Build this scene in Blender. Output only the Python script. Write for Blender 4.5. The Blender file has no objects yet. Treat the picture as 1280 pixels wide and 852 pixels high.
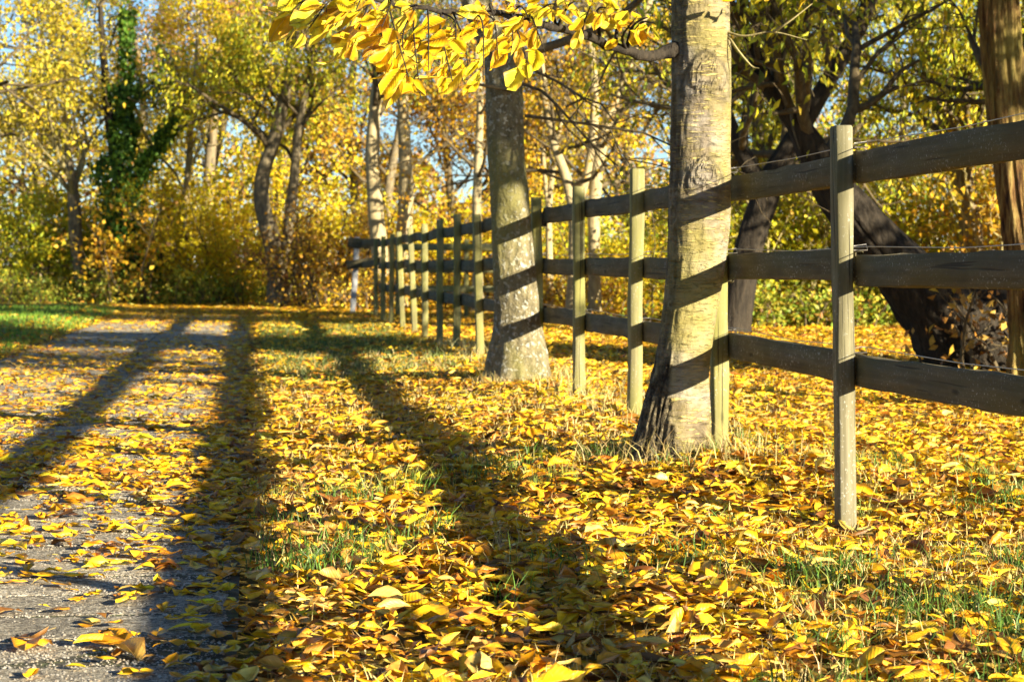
import bpy, math, random
import numpy as np
from mathutils import Vector, Matrix, noise as mnoise

scene = bpy.context.scene
COL = scene.collection
R = math.radians

# ------------------------------------------------------------------ camera
cam_d = bpy.data.cameras.new('camera')
cam = bpy.data.objects.new('camera', cam_d); COL.objects.link(cam)
cam.location = (0, 0, 0.82)
cam.rotation_euler = (R(90 - 2.114), 0, 0)
cam_d.sensor_width = 36.0
cam_d.lens = 36.0 * 2600 / 1280
cam_d.clip_start = 0.1
cam_d.clip_end = 3000
cam_d.dof.use_dof = True
cam_d.dof.focus_distance = 5.6
cam_d.dof.aperture_fstop = 10.0
scene.camera = cam

# ------------------------------------------------------------------ light
SUN = Vector((1.15, -1.0, 0.40)).normalized()          # towards the sun
SUN_EL = math.asin(SUN.z); SUN_AZ = math.atan2(SUN.x, SUN.y)
world = bpy.data.worlds.new('World'); scene.world = world
world.use_nodes = True
wn = world.node_tree.nodes; wl = world.node_tree.links
bg = wn['Background']
sky = wn.new('ShaderNodeTexSky'); sky.sky_type = 'NISHITA'
sky.sun_disc = False
sky.sun_elevation = SUN_EL
sky.sun_rotation = SUN_AZ
sky.air_density = 0.85; sky.dust_density = 0.15; sky.ozone_density = 4.0
wl.new(sky.outputs['Color'], bg.inputs['Color'])
bg.inputs['Strength'].default_value = 0.051
sl = bpy.data.lights.new('sun', 'SUN'); sl.energy = 5.0; sl.angle = R(0.5)
sl.color = (1.0, 0.885, 0.68)
so = bpy.data.objects.new('sun', sl); COL.objects.link(so)
so.rotation_euler = (-SUN).to_track_quat('-Z', 'Y').to_euler()
so.location = (20, -20, 12)
scene.view_settings.view_transform = 'Standard'
scene.view_settings.look = 'None'
scene.view_settings.exposure = 1.92
scene.view_settings.gamma = 1.0
scene.render.engine = 'CYCLES'
scene.cycles.max_bounces = 6
scene.cycles.transparent_max_bounces = 4

# ------------------------------------------------------------------ node helpers
def new_mat(name):
    m = bpy.data.materials.new(name); m.use_nodes = True
    nt = m.node_tree
    for n in list(nt.nodes): nt.nodes.remove(n)
    out = nt.nodes.new('ShaderNodeOutputMaterial')
    return m, nt, out

class NT:
    def __init__(s, nt): s.nt = nt
    def n(s, kind, **kw):
        node = s.nt.nodes.new(kind)
        ins = kw.pop('ins', {})
        for k, v in kw.items(): setattr(node, k, v)
        for k, v in ins.items():
            sock = node.inputs[k]
            if isinstance(v, bpy.types.NodeSocket): s.nt.links.new(v, sock)
            else: sock.default_value = v
        return node
    def coord(s, kind='Object', scale=(1, 1, 1)):
        tc = s.n('ShaderNodeTexCoord')
        mp = s.n('ShaderNodeMapping', ins={'Vector': tc.outputs[kind], 'Scale': scale})
        return mp.outputs[0]
    def noise(s, vec, scale, detail=4, rough=0.55):
        return s.n('ShaderNodeTexNoise', ins={'Vector': vec, 'Scale': scale, 'Detail': detail, 'Roughness': rough}).outputs['Fac']
    def ramp(s, fac, stops, interp='LINEAR'):
        r = s.n('ShaderNodeValToRGB', ins={'Fac': fac})
        cr = r.color_ramp; cr.interpolation = interp
        while len(cr.elements) < len(stops): cr.elements.new(0.5)
        for e, (p, c) in zip(cr.elements, stops):
            e.position = p; e.color = (*c, 1) if len(c) == 3 else c
        return r.outputs['Color']
    def mix(s, fac, a, b, mode='MIX'):
        m = s.n('ShaderNodeMix', data_type='RGBA', blend_type=mode)
        for k, v in ((0, fac), (6, a), (7, b)):
            if isinstance(v, bpy.types.NodeSocket): s.nt.links.new(v, m.inputs[k])
            else: m.inputs[k].default_value = (*v, 1) if isinstance(v, tuple) and len(v) == 3 else v
        return m.outputs[2]
    def math(s, op, a, b=0.0):
        m = s.n('ShaderNodeMath', operation=op)
        for k, v in ((0, a), (1, b)):
            if isinstance(v, bpy.types.NodeSocket): s.nt.links.new(v, m.inputs[k])
            else: m.inputs[k].default_value = v
        return m.outputs[0]
    def bump(s, h, strength, dist):
        return s.n('ShaderNodeBump', ins={'Height': h, 'Strength': strength, 'Distance': dist}).outputs[0]

def W(v): return (v, v, v)

def leaf_material(name, veins=True, transl=0.35, rough=0.45):
    m, nt, out = new_mat(name); t = NT(nt)
    col = t.n('ShaderNodeAttribute', attribute_name='col').outputs['Color']
    geo = t.coord('Object')
    nz = t.noise(geo, 55.0, 3)
    c = t.mix(1.0, col, t.ramp(nz, [(0.3, W(0.72)), (0.62, W(1.08))]), 'MULTIPLY')
    nrm = None
    if veins:
        uv = t.n('ShaderNodeAttribute', attribute_name='leafuv').outputs['Vector']
        sp = t.n('ShaderNodeSeparateXYZ', ins={'Vector': uv})
        av = t.math('ABSOLUTE', sp.outputs[1])
        rib = t.ramp(av, [(0.0, W(1)), (0.07, W(0.0))])
        side = t.math('SINE', t.math('MULTIPLY', t.math('SUBTRACT', sp.outputs[0], t.math('MULTIPLY', av, 0.35)), 60.0))
        c = t.mix(t.math('MULTIPLY', rib, 0.4), c, (0.75, 0.62, 0.25))
        edge = t.math('ADD', av, t.math('MULTIPLY', t.noise(geo, 30.0, 3), 1.1))
        c = t.mix(t.ramp(edge, [(1.22, W(0)), (1.5, W(0.75))]) if False else t.math('MULTIPLY', t.ramp(t.math('MULTIPLY', edge, 0.5), [(0.56, W(0)), (0.74, W(1))]), 0.8), c, (0.22, 0.09, 0.02))
        nrm = t.bump(t.math('ADD', t.math('MULTIPLY', side, 0.3), t.math('MULTIPLY', nz, 2.0)), 0.3, 0.002)
    b = t.n('ShaderNodeBsdfPrincipled', ins={'Base Color': c, 'Roughness': rough, 'Specular IOR Level': 0.35})
    if nrm is not None: nt.links.new(nrm, b.inputs['Normal'])
    tr = t.n('ShaderNodeBsdfTranslucent', ins={'Color': c})
    mx = t.n('ShaderNodeMixShader', ins={0: transl, 1: b.outputs[0], 2: tr.outputs[0]})
    nt.links.new(mx.outputs[0], out.inputs['Surface'])
    return m

def bark_material(name, stops, scale=(6, 6, 1.5), lichen=None, lentic=None, bump=0.5, moss=None, dist=0.02, crag=False):
    m, nt, out = new_mat(name); t = NT(nt)
    v = t.coord('Object', scale)
    f1 = t.noise(v, 4.0, 6, 0.65)
    c = t.ramp(f1, stops)
    h = f1
    if lentic:
        lv = t.coord('Object', (17, 17, 115))
        ln = t.noise(lv, 1.0, 3, 0.5)
        lm = t.ramp(ln, [(0.555, W(0)), (0.62, W(1))])
        c = t.mix(t.math('MULTIPLY', lm, 0.8), c, lentic)
        lv2 = t.coord('Object', (9, 9, 46))
        dk = t.ramp(t.noise(lv2, 1.0, 4, 0.6), [(0.30, W(1)), (0.40, W(0))])
        c = t.mix(t.math('MULTIPLY', dk, 0.6), c, (0.07, 0.055, 0.035))
        silv = t.ramp(t.noise(t.coord('Object', (2.2, 2.2, 3.5)), 1.6, 4, 0.6), [(0.46, W(0)), (0.60, W(0.75))])
        c = t.mix(silv, c, (0.31, 0.28, 0.235))
        st = t.noise(t.coord('Object', (6, 6, 52)), 1.0, 5, 0.65)
        c = t.mix(1.0, c, t.ramp(st, [(0.30, W(0.62)), (0.62, W(1.12))]), 'MULTIPLY')
        h = t.math('ADD', h, t.math('SUBTRACT', t.math('MULTIPLY', t.math('ADD', lm, st), 0.5), t.math('MULTIPLY', dk, 0.7)))
    if lichen:
        lv = t.coord('Object', (1, 1, 1))
        vo = t.noise(lv, 34.0, 3, 0.5)
        lm = t.ramp(vo, [(0.56, W(0)), (0.62, W(1))])
        c = t.mix(t.math('MULTIPLY', lm, 0.75), c, lichen)
        fine = t.ramp(t.noise(lv, 150.0, 2, 0.5), [(0.62, W(0)), (0.68, W(1))])
        c = t.mix(t.math('MULTIPLY', fine, 0.5), c, lichen)
        h = t.math('ADD', h, t.math('MULTIPLY', lm, 0.25))
    if moss:
        mm = t.ramp(t.noise(t.coord('Object', (1, 1, 0.5)), 2.6, 5, 0.6), [(0.45, W(0)), (0.62, W(1))])
        c = t.mix(t.math('MULTIPLY', mm, 0.7), c, moss)
    if crag:                                              # old split bark: darker at the foot, left edge and knots, kept in an attribute
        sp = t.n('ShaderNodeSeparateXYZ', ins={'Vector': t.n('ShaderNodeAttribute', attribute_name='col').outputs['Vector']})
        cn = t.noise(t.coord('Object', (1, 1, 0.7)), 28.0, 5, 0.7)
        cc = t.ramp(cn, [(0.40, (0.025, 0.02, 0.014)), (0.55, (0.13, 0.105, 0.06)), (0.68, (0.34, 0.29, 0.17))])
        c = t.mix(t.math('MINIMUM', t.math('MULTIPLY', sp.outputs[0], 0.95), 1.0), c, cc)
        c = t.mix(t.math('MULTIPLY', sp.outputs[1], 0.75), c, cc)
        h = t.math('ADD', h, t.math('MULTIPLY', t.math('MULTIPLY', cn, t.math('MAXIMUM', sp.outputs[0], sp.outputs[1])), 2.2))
    h = t.math('ADD', h, t.math('MULTIPLY', t.noise(t.coord('Object', (1, 1, 0.6)), 60.0, 4, 0.6), 0.35))
    b = t.n('ShaderNodeBsdfPrincipled', ins={'Base Color': c, 'Roughness': 0.82, 'Specular IOR Level': 0.25, 'Normal': t.bump(h, bump, dist)})
    nt.links.new(b.outputs[0], out.inputs['Surface'])
    return m

def wood_material(name, dark, light, algae, algae_amt):
    m, nt, out = new_mat(name); t = NT(nt)
    v = t.n('ShaderNodeAttribute', attribute_name='grain').outputs['Vector']
    mp = t.n('ShaderNodeMapping', ins={'Vector': v, 'Scale': (1.2, 55, 55)}).outputs[0]
    g = t.noise(mp, 1.0, 5, 0.6)
    blot = t.noise(t.n('ShaderNodeMapping', ins={'Vector': v, 'Scale': (4, 14, 14)}).outputs[0], 1.0, 4, 0.6)
    c = t.ramp(g, [(0.28, dark), (0.68, light)])
    c = t.mix(t.ramp(blot, [(0.35, W(0.55)), (0.6, W(0))]), c, tuple(x * 0.55 for x in dark))
    am = t.math('MULTIPLY', t.ramp(t.noise(t.n('ShaderNodeMapping', ins={'Vector': v, 'Scale': (2.5, 9, 9)}).outputs[0], 1.0, 4, 0.6), [(0.3, W(0.25)), (0.62, W(1))]), algae_amt)
    c = t.mix(am, c, algae)
    spk = t.ramp(t.noise(t.n('ShaderNodeMapping', ins={'Vector': v, 'Scale': (90, 120, 120)}).outputs[0], 1.0, 3, 0.6), [(0.60, W(0)), (0.67, W(1))])
    c = t.mix(t.math('MULTIPLY', t.math('MULTIPLY', spk, t.ramp(blot, [(0.42, W(0)), (0.6, W(1))])), 0.6), c, (0.50, 0.50, 0.43))
    kv = t.n('ShaderNodeTexVoronoi', ins={'Vector': t.n('ShaderNodeMapping', ins={'Vector': v, 'Scale': (3.2, 13, 13)}).outputs[0], 'Scale': 1.0}).outputs['Distance']
    kn = t.ramp(kv, [(0.05, W(1)), (0.13, W(0))])
    c = t.mix(t.math('MULTIPLY', kn, 0.8), c, tuple(x * 0.3 for x in dark))
    crk = t.ramp(t.noise(t.n('ShaderNodeMapping', ins={'Vector': v, 'Scale': (1.6, 95, 95)}).outputs[0], 1.0, 2, 0.4), [(0.30, W(1)), (0.345, W(0))])
    c = t.mix(t.math('MULTIPLY', crk, 0.75), c, (0.018, 0.015, 0.01))
    g = t.math('SUBTRACT', g, t.math('MULTIPLY', crk, 0.8))
    h = t.math('ADD', g, t.math('MULTIPLY', spk, 0.3))
    b = t.n('ShaderNodeBsdfPrincipled', ins={'Base Color': c, 'Roughness': 0.85, 'Specular IOR Level': 0.2, 'Normal': t.bump(h, 0.5, 0.004)})
    nt.links.new(b.outputs[0], out.inputs['Surface'])
    return m

def flat_material(name, col, rough=0.7, metal=0.0):
    m, nt, out = new_mat(name); t = NT(nt)
    c = t.mix(t.noise(t.coord('Object'), 40.0, 3), tuple(x * 0.7 for x in col), tuple(min(1, x * 1.2) for x in col))
    b = t.n('ShaderNodeBsdfPrincipled', ins={'Base Color': c, 'Roughness': rough, 'Metallic': metal})
    nt.links.new(b.outputs[0], out.inputs['Surface'])
    return m

M = {}
M['leaf_near'] = leaf_material('fallen_leaf_skin', True, 0.22)
M['leaf_hang'] = leaf_material('hanging_leaf_skin', True, 0.42)
M['leaf_far'] = leaf_material('foliage_skin', False, 0.45, 0.5)
M['grass'] = leaf_material('grass_blade', False, 0.3, 0.5)
M['cherry'] = bark_material('cherry_bark', [(0.28, (0.06, 0.042, 0.024)), (0.42, (0.135, 0.105, 0.06)), (0.58, (0.21, 0.165, 0.10)), (0.75, (0.29, 0.245, 0.17))],
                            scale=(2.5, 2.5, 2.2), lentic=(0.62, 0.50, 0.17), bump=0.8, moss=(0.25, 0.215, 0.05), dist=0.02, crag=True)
M['lichen'] = bark_material('lichen_bark', [(0.28, (0.065, 0.055, 0.03)), (0.5, (0.16, 0.135, 0.07)), (0.75, (0.27, 0.23, 0.13))],
                            scale=(5, 5, 3.5), lichen=(0.46, 0.45, 0.36), bump=0.9, moss=(0.19, 0.175, 0.045), dist=0.025)
M['bark_grey'] = bark_material('grey_bark', [(0.3, (0.07, 0.055, 0.035)), (0.55, (0.20, 0.16, 0.09)), (0.8, (0.33, 0.27, 0.16))], bump=0.7, dist=0.03)
M['bark_pale'] = bark_material('pale_bark', [(0.3, (0.22, 0.17, 0.08)), (0.6, (0.42, 0.34, 0.18)), (0.8, (0.52, 0.44, 0.26))], bump=0.5, dist=0.02)
M['bark_dark'] = bark_material('dark_furrowed_bark', [(0.3, (0.012, 0.009, 0.006)), (0.55, (0.035, 0.027, 0.017)), (0.8, (0.075, 0.056, 0.034))], scale=(7, 7, 1.2), bump=0.9, dist=0.04)
M['bark_orange'] = bark_material('stringy_orange_bark', [(0.36, (0.03, 0.014, 0.006)), (0.47, (0.16, 0.08, 0.025)), (0.58, (0.31, 0.20, 0.06)), (0.72, (0.46, 0.37, 0.12))], scale=(9, 9, 0.8), bump=1.0, moss=(0.33, 0.29, 0.07), dist=0.06)
M['twig'] = bark_material('twig_bark', [(0.3, (0.05, 0.035, 0.02)), (0.6, (0.13, 0.10, 0.05)), (0.8, (0.22, 0.17, 0.08))], bump=0.3)
M['twig_light'] = bark_material('straw_twig_bark', [(0.3, (0.16, 0.13, 0.05)), (0.6, (0.33, 0.28, 0.12)), (0.8, (0.42, 0.36, 0.17))], bump=0.3)
M['post'] = wood_material('weathered_post_wood', (0.085, 0.072, 0.045), (0.235, 0.21, 0.145), (0.20, 0.19, 0.05), 0.3)
M['post_green'] = wood_material('algae_covered_post_wood', (0.12, 0.105, 0.055), (0.27, 0.24, 0.14), (0.26, 0.25, 0.055), 0.65)
M['rail'] = wood_material('weathered_rail_wood', (0.052, 0.039, 0.025), (0.135, 0.108, 0.07), (0.11, 0.10, 0.03), 0.45)
M['end_post'] = wood_material('bleached_post_wood', (0.30, 0.30, 0.30), (0.55, 0.55, 0.55), (0.3, 0.3, 0.2), 0.1)
M['wire'] = flat_material('galvanised_wire', (0.38, 0.36, 0.33), 0.45, 0.8)

# ------------------------------------------------------------------ object helpers
def tag(o, label=None, cat=None, group=None, kind=None):
    if label: o['label'] = label
    if cat: o['category'] = cat
    if group: o['group'] = group
    if kind: o['kind'] = kind
    return o

def thing(name, label, cat, loc=(0, 0, 0), group=None):
    o = bpy.data.objects.new(name, None); COL.objects.link(o)
    o.location = loc; o.empty_display_size = 0.2
    return tag(o, label, cat, group)

def mesh_data(name, v, f, mat, col=None, uv=None, grain=None, smooth=True):
    v = np.asarray(v, dtype=np.float32).reshape(-1, 3)
    f = np.asarray(f, dtype=np.int32); k = f.shape[1]
    me = bpy.data.meshes.new(name)
    me.vertices.add(len(v)); me.vertices.foreach_set('co', v.ravel())
    me.loops.add(f.size); me.loops.foreach_set('vertex_index', f.ravel())
    me.polygons.add(len(f))
    me.polygons.foreach_set('loop_start', np.arange(0, f.size, k, dtype=np.int32))
    me.polygons.foreach_set('loop_total', np.full(len(f), k, dtype=np.int32))
    me.update(calc_edges=True)
    if smooth: me.polygons.foreach_set('use_smooth', np.ones(len(f), dtype=bool))
    if col is not None:
        a = me.color_attributes.new('col', 'FLOAT_COLOR', 'POINT')
        c = np.ones((len(v), 4), np.float32); c[:, :3] = col
        a.data.foreach_set('color', c.ravel())
    for nm, arr in (('leafuv', uv), ('grain', grain)):
        if arr is not None:
            a = me.attributes.new(nm, 'FLOAT_VECTOR', 'POINT')
            a.data.foreach_set('vector', np.asarray(arr, np.float32).ravel())
    me.materials.append(mat)
    return me

def obj(name, me, parent=None, kind=None):
    o = bpy.data.objects.new(name, me); COL.objects.link(o)
    if parent is not None:
        o.parent = parent
        o.matrix_parent_inverse = Matrix.Translation(parent.location).inverted()
    if kind: o['kind'] = kind
    return o

class Buf:
    """collects triangles/quads (as quads) of one mesh"""
    def __init__(s): s.v = []; s.f = []; s.n = 0; s.g = []
    def add(s, v, f, g=None):
        s.v.append(v); s.f.append(f + s.n); s.n += len(v)
        if g is not None: s.g.append(g)
    def tube(s, pts, rad, sides):
        pts = np.asarray(pts, np.float64); rad = np.asarray(rad, np.float64)
        k = len(pts)
        d = np.empty_like(pts); d[1:-1] = pts[2:] - pts[:-2]; d[0] = pts[1] - pts[0]; d[-1] = pts[-1] - pts[-2]
        d /= np.linalg.norm(d, axis=1)[:, None] + 1e-9
        m = pts[-1] - pts[0]
        ref = np.array((1.0, 0.13, 0)) if abs(m[2]) > 0.7 * np.linalg.norm(m) else np.array((0.1, 0.05, 1.0))
        a = np.cross(d, ref); a /= np.linalg.norm(a, axis=1)[:, None] + 1e-9
        b = np.cross(d, a)
        th = np.arange(sides) * (2 * math.pi / sides)
        v = pts[:, None, :] + rad[:, None, None] * (np.cos(th)[None, :, None] * a[:, None, :] + np.sin(th)[None, :, None] * b[:, None, :])
        i = np.arange(k - 1)[:, None] * sides; j = np.arange(sides)[None, :]; j2 = (j + 1) % sides
        f = np.stack([i + j, i + j2, i + sides + j2, i + sides + j], axis=-1).reshape(-1, 4)
        s.add(v.reshape(-1, 3), f)
    def mesh(s, name, mat):
        return mesh_data(name, np.concatenate(s.v), np.concatenate(s.f), mat)

# ------------------------------------------------------------------ leaves
def leaf_template(detail):
    if detail == 2:
        us = [0.0, 0.22, 0.5, 0.78, 1.0]; ws = [0.0, 0.72, 1.0, 0.66, 0.0]
    elif detail == 1:
        us = [0.0, 0.45, 1.0]; ws = [0.0, 1.0, 0.0]
    else:
        return np.array([(0, 0), (0.45, 1), (1, 0), (0.45, -1)], float), np.array([(0, 1, 2), (0, 2, 3)])
    P = []; idx = {}
    for i, (u, w) in enumerate(zip(us, ws)):
        idx[(i, 0)] = len(P); P.append((u, 0))
        if 0 < i < len(us) - 1:
            for sgn in (1, -1):
                idx[(i, sgn)] = len(P); P.append((u, sgn * w))
    F = []; n = len(us)
    for sgn in (1, -1):
        F.append((idx[(0, 0)], idx[(1, sgn)], idx[(1, 0)]))
        for i in range(1, n - 2):
            F.append((idx[(i, 0)], idx[(i, sgn)], idx[(i + 1, sgn)])); F.append((idx[(i, 0)], idx[(i + 1, sgn)], idx[(i + 1, 0)]))
        F.append((idx[(n - 2, 0)], idx[(n - 2, sgn)], idx[(n - 1, 0)]))
    return np.array(P, float), np.array(F)

def norm(a): return a / (np.linalg.norm(a, axis=-1, keepdims=True) + 1e-9)

def leaf_mesh_arrays(rng, pos, axis, normal, length, width, col, detail, fold=0.35, curl=0.25, droop=None):
    """pos n x 3 = leaf centre; axis = base to tip; normal = upper side."""
    n = len(pos)
    T, F = leaf_template(detail); k = len(T)
    A = norm(axis); B = norm(np.cross(normal, A)); N = np.cross(A, B)
    u = T[:, 0][None, :]; s = T[:, 1][None, :]
    cu = (rng.normal(0, curl, n))[:, None]; fo = (rng.normal(fold, abs(fold) * 0.6 + 0.02, n))[:, None]
    tw = rng.normal(0, 0.28, n)[:, None]
    L = length[:, None]; Wd = width[:, None]
    x = (u - 0.5) * L; y = s * Wd * (1 - 0.12 * np.abs(fo))
    z = fo * np.abs(s) * Wd + cu * L * ((u - 0.5) ** 2 * 4 - 0.33) + tw * s * Wd * (u - 0.5) * 2
    if detail == 2:
        z = z + rng.normal(0, 0.13, (n, k)) * Wd
        y = y * (1 + rng.normal(0, 0.16, (n, k)))
    v = pos[:, None, :] + x[..., None] * A[:, None] + y[..., None] * B[:, None] + z[..., None] * N[:, None]
    f = (F[None] + (np.arange(n) * k)[:, None, None]).reshape(-1, 3)
    c = np.repeat(col, k, axis=0)
    uv = np.zeros((n, k, 3)); uv[..., 0] = u; uv[..., 1] = s; uv[..., 2] = rng.random(n)[:, None]
    return v.reshape(-1, 3), f, c, uv.reshape(-1, 3)

PAL = {
    'litter': [((0.85, 0.47, 0.010), 33), ((0.90, 0.56, 0.018), 25), ((0.88, 0.60, 0.12), 9), ((0.76, 0.34, 0.010), 17), ((0.46, 0.17, 0.015), 10), ((0.20, 0.08, 0.015), 6)],
    'litter_far': [((0.78, 0.48, 0.03), 30), ((0.85, 0.58, 0.06), 30), ((0.62, 0.32, 0.02), 20), ((0.34, 0.15, 0.02), 12), ((0.75, 0.58, 0.2), 8)],
    'hang': [((0.86, 0.58, 0.012), 42), ((0.86, 0.50, 0.01), 26), ((0.86, 0.68, 0.04), 24), ((0.60, 0.30, 0.01), 8)],
    'yellow': [((0.88, 0.64, 0.012), 42), ((0.78, 0.62, 0.02), 25), ((0.82, 0.52, 0.02), 20), ((0.48, 0.44, 0.03), 13)],
    'gold': [((0.72, 0.42, 0.02), 40), ((0.62, 0.32, 0.02), 25), ((0.74, 0.54, 0.04), 25), ((0.30, 0.16, 0.02), 10)],
    'brown': [((0.42, 0.20, 0.03), 35), ((0.55, 0.32, 0.06), 25), ((0.62, 0.38, 0.04), 20), ((0.24, 0.12, 0.03), 20)],
    'russet': [((0.50, 0.26, 0.07), 40), ((0.62, 0.36, 0.09), 30), ((0.40, 0.17, 0.04), 20), ((0.66, 0.48, 0.10), 10)],
    'lime': [((0.56, 0.53, 0.025), 34), ((0.40, 0.45, 0.03), 24), ((0.76, 0.62, 0.025), 34), ((0.22, 0.29, 0.03), 8)],
    'willow': [((0.22, 0.30, 0.03), 32), ((0.38, 0.40, 0.04), 26), ((0.68, 0.54, 0.03), 34), ((0.10, 0.17, 0.02), 8)],
    'ivy': [((0.07, 0.16, 0.018), 40), ((0.13, 0.26, 0.025), 33), ((0.03, 0.075, 0.012), 11), ((0.24, 0.36, 0.035), 16)],
    'olive': [((0.46, 0.38, 0.03), 35), ((0.62, 0.50, 0.035), 32), ((0.28, 0.22, 0.03), 13), ((0.74, 0.52, 0.03), 20)],
    'undergrowth': [((0.22, 0.32, 0.03), 36), ((0.42, 0.44, 0.05), 34), ((0.66, 0.52, 0.06), 24), ((0.40, 0.20, 0.04), 6)],
}
def palette(rng, name, n, jitter=0.16):
    cols = np.array([c for c, w in PAL[name]]); w = np.array([w for c, w in PAL[name]], float)
    c = cols[rng.choice(len(cols), n, p=w / w.sum())]
    c = c * (1 + rng.normal(0, jitter, (n, 1))) * (1 + rng.normal(0, 0.05, (n, 3)))
    return np.clip(c, 0.005, 0.9)

# ------------------------------------------------------------------ terrain
FX0, FDX, FY0 = 1.0375, -0.1254, 6.5                     # the fence line: x = FX0 + FDX * (y - FY0)
BAY = 1.742
def fence_x(y): return FX0 + FDX * (y - FY0)
def sstep(a, b, x):
    t = np.clip((x - a) / (b - a), 0, 1); return t * t * (3 - 2 * t)
def path_u(x, y): return x + 0.125 * y                    # path runs where -2.10 < u < -0.055
PATH_R, PATH_L = -0.055, -2.10
def on_path(x, y):
    u = path_u(x, y); return sstep(PATH_L - 0.12, PATH_L + 0.02, u) * (1 - sstep(PATH_R - 0.02, PATH_R + 0.12, u)) * (1 - sstep(33, 36, y))
def gz(x, y):
    x = np.asarray(x, float); y = np.asarray(y, float)
    fx = x - fence_x(y)
    mound = 0.062 * np.exp(-(fx / 0.9) ** 2) * sstep(6.4, 8.0, y) * (1 - sstep(13, 24, y))
    nz = 0.010 * np.sin(2.3 * x + 0.7 * y) * np.sin(1.9 * y - 0.8 * x + 1) + 0.007 * np.sin(6.1 * x - 2 * y + 2) * np.sin(5.3 * y + 1.2 * x)
    left = 0.05 * sstep(-2.1, -3.2, path_u(x, y))
    dip = -0.035 * np.exp(-((x - 1.05) / 0.45) ** 2 - ((y - 6.4) / 0.7) ** 2)          # trodden hollow at the nearest post
    return (mound + nz + left + dip + 0.006) * (1 - on_path(x, y))

def build_ground():
    def axis(parts): return np.unique(np.concatenate(parts))
    xs = axis([np.arange(-6, 6.01, 0.12), np.arange(-20, 20.1, 1.0), np.array([-900, -300, -120, -60, -35, 35, 60, 120, 300, 900.])])
    ys = axis([np.arange(0, 20, 0.14), np.arange(20, 45, 0.5), np.arange(-30, 0, 3.0), np.arange(45, 90, 5.0), np.array([-600, -200, -80, 130, 250, 600, 1500.])])
    X, Y = np.meshgrid(xs, ys); Z = gz(X, Y)
    Z = np.where(Z == 0, 0.0, Z)
    far = (np.abs(X) > 19) | (Y > 44) | (Y < -5); Z = np.where(far, 0.0, Z)
    v = np.stack([X, Y, Z], -1).reshape(-1, 3)
    nx = len(xs); i = np.arange(len(ys) - 1)[:, None] * nx + np.arange(nx - 1)[None]
    f = np.stack([i, i + 1, i + nx + 1, i + nx], -1).reshape(-1, 4)
    m, nt, out = new_mat('leaf_mould_soil'); t = NT(nt)
    v1 = t.coord('Object')
    c = t.ramp(t.noise(v1, 9.0, 6, 0.65), [(0.3, (0.05, 0.035, 0.012)), (0.5, (0.16, 0.11, 0.03)), (0.7, (0.30, 0.20, 0.04))])
    c = t.mix(t.ramp(t.noise(v1, 0.9, 4), [(0.45, W(0)), (0.65, W(0.55))]), c, (0.08, 0.12, 0.02))
    b = t.n('ShaderNodeBsdfPrincipled', ins={'Base Color': c, 'Roughness': 0.95, 'Specular IOR Level': 0.1, 'Normal': t.bump(t.noise(v1, 60.0, 5, 0.7), 0.8, 0.03)})
    nt.links.new(b.outputs[0], out.inputs['Surface'])
    g = obj('ground', mesh_data('ground', v, f, m))
    tag(g, 'leaf covered verge and field soil on both sides of the fence', None, None, 'structure')
    return g
GROUND = build_ground()

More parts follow.
